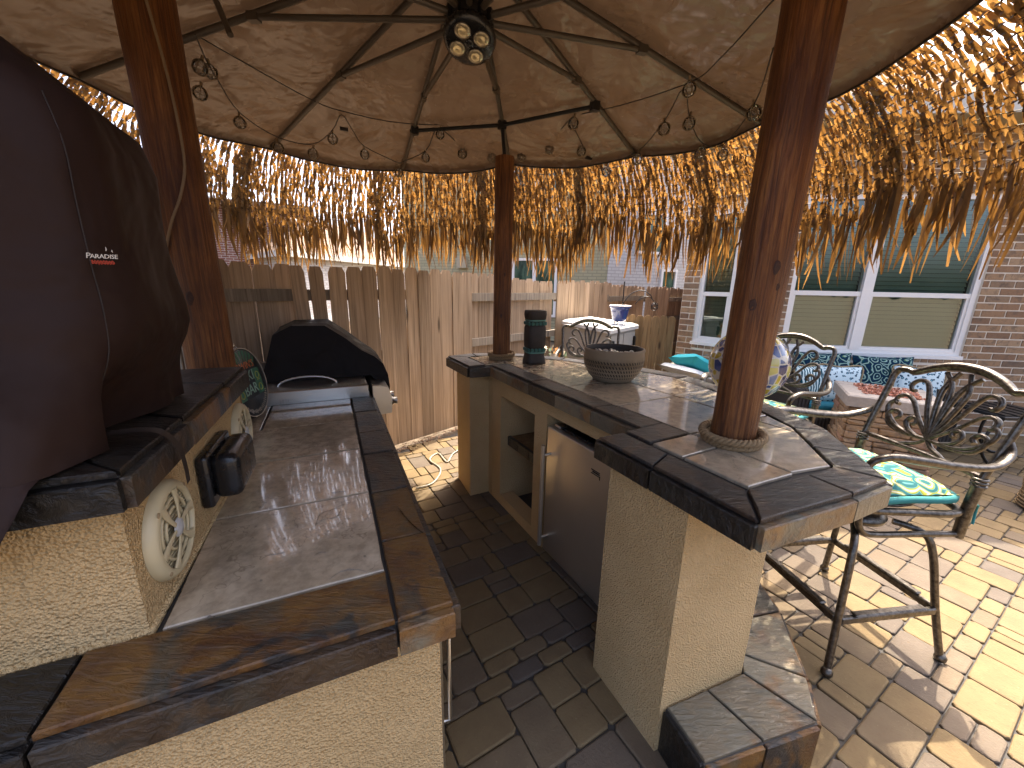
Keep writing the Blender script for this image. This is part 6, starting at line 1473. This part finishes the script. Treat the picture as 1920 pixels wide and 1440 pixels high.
rim = MB(); rm = 0.04
for a, b, c, d in ((-rm, FW + rm, -rm, 0.12), (-rm, FW + rm, FDp - 0.12, FDp + rm), (-rm, 0.12, 0.122, FDp - 0.122), (FW - 0.12, FW + rm, 0.122, FDp - 0.122)): rim.prism([(a, c), (b, c), (b, d), (a, d)], FH + 0.002, FH + 0.105, 0.012)
rim.build('rim', M['concrete'], fc)
gs = MB()
for k in range(420):
    x, y = r6.uniform(0.09, FW - 0.09), r6.uniform(0.09, FDp - 0.09); s = r6.uniform(0.008, 0.017); u = Vector((r6.gauss(0, 1), r6.gauss(0, 1), r6.gauss(0, 1))).normalized(); v = u.orthogonal(); w = u.cross(v); c = Vector((x, y, FH + 0.10 + r6.uniform(0, 0.02)))
    gs.add([c + u * s, c + v * s, c + w * s, c - u * s * .8, c - v * s * .8, c - w * s], [(0, 1, 2), (0, 2, 4), (0, 4, 5), (0, 5, 1), (3, 2, 1), (3, 4, 2), (3, 5, 4), (3, 1, 5)])
tag(gs.build('fire_glass', M['redglass'], fc), kind='stuff')
MB().box((FW / 2, FDp / 2, FH + 0.05), (FW - 0.26, FDp - 0.26, 0.09)).build('burner_tray', M['darkmetal'], fc)
# black iron side table with curved legs
it = tag(empty('iron_side_table', (4.62, 3.62, 0)), 'black iron side table with curved legs and slatted top beside the sofa', 'side table')
obj('top', bevbox('side_table_top', 0.55, 0.5, 0.03, 0.006, M['darkmetal'], origin=(0.1, 0, 0.52)), it)
for sx in (-0.12, 0.32):
    for sy in (-0.2, 0.2): MB().tube(catmull([(sx, sy, 0.50), (sx - 0.10, sy, 0.36), (sx - 0.10, sy, 0.18), (sx + 0.02, sy, 0.04), (sx + 0.12, sy, 0.012)], 6), 0.013, 8).build('leg', M['darkmetal'], it)
for k in range(5): MB().box((-0.12 + k * 0.11, 0, 0.542), (0.07, 0.46, 0.01)).build('slat', M['darkmetal'], it)
# low lounge chair with turquoise pillow near the gate
lcp = Vector((2.22, 4.80, 0)); lch = tag(empty('lounge_chair', lcp, R(205)), 'low patio chair with white fringed cushion by the cedar gate', 'chair')
obj('seat_cushion', cushion('lounge_seat', 0.55, 0.60, 0.12, M['white'], 0.35), lch, loc=(0, 0, 0.57), rot=(0, R(-18), 0))
for sx in (-0.22, 0.22):
    for sy in (-0.25, 0.25): MB().tube([(sx, sy, 0.0), (sx * 0.95, sy, 0.52)], 0.014, 8).build('leg', M['cast'], lch)
MB().tube(catmull([(-0.22, -0.25, 0.51), (0.22, -0.25, 0.51), (0.22, 0.25, 0.51), (-0.22, 0.25, 0.51)], 4, True), 0.014, 8, True).build('seat_frame', M['cast'], lch)
ap = tag(empty('aqua_pillow', lcp + Vector((0.03, -0.02, 0.70)), R(200)), 'bright turquoise pillow lying on the low patio chair', 'pillow')
obj('pillow_body', cushion('aqua_pillow_body', 0.46, 0.42, 0.14, M['aqua'], 0.42), ap, rot=(R(12), R(-24), 0))
MB().tube([(-0.2, 0.0, 0.105), (0.0, 0.0, 0.075), (0.2, 0.0, -0.055)], 0.003, 5).build('seam', M['teal'], ap)
# basket at the picture's right edge
bk_p = PZ(1975, 962, 0.0); bas = tag(empty('cane_basket', bk_p), 'woven cane drum stool at the edge of the sunlit pavers', 'basket')
MB().lathe([(0.0001, 0.0), (0.16, 0.0), (0.175, 0.05), (0.18, 0.2), (0.172, 0.36), (0.15, 0.38), (0.0001, 0.38)], 32).build('drum', M['tan'], bas)
for k in range(14): MB().tube([((0.178 + 0.004 * math.sin(k)) * math.cos(t), (0.178 + 0.004 * math.sin(k)) * math.sin(t), 0.02 + k * 0.026) for t in [2 * math.pi * q / 28 for q in range(28)]], 0.009, 5, True).build('cane_hoop', M['rope'], bas)
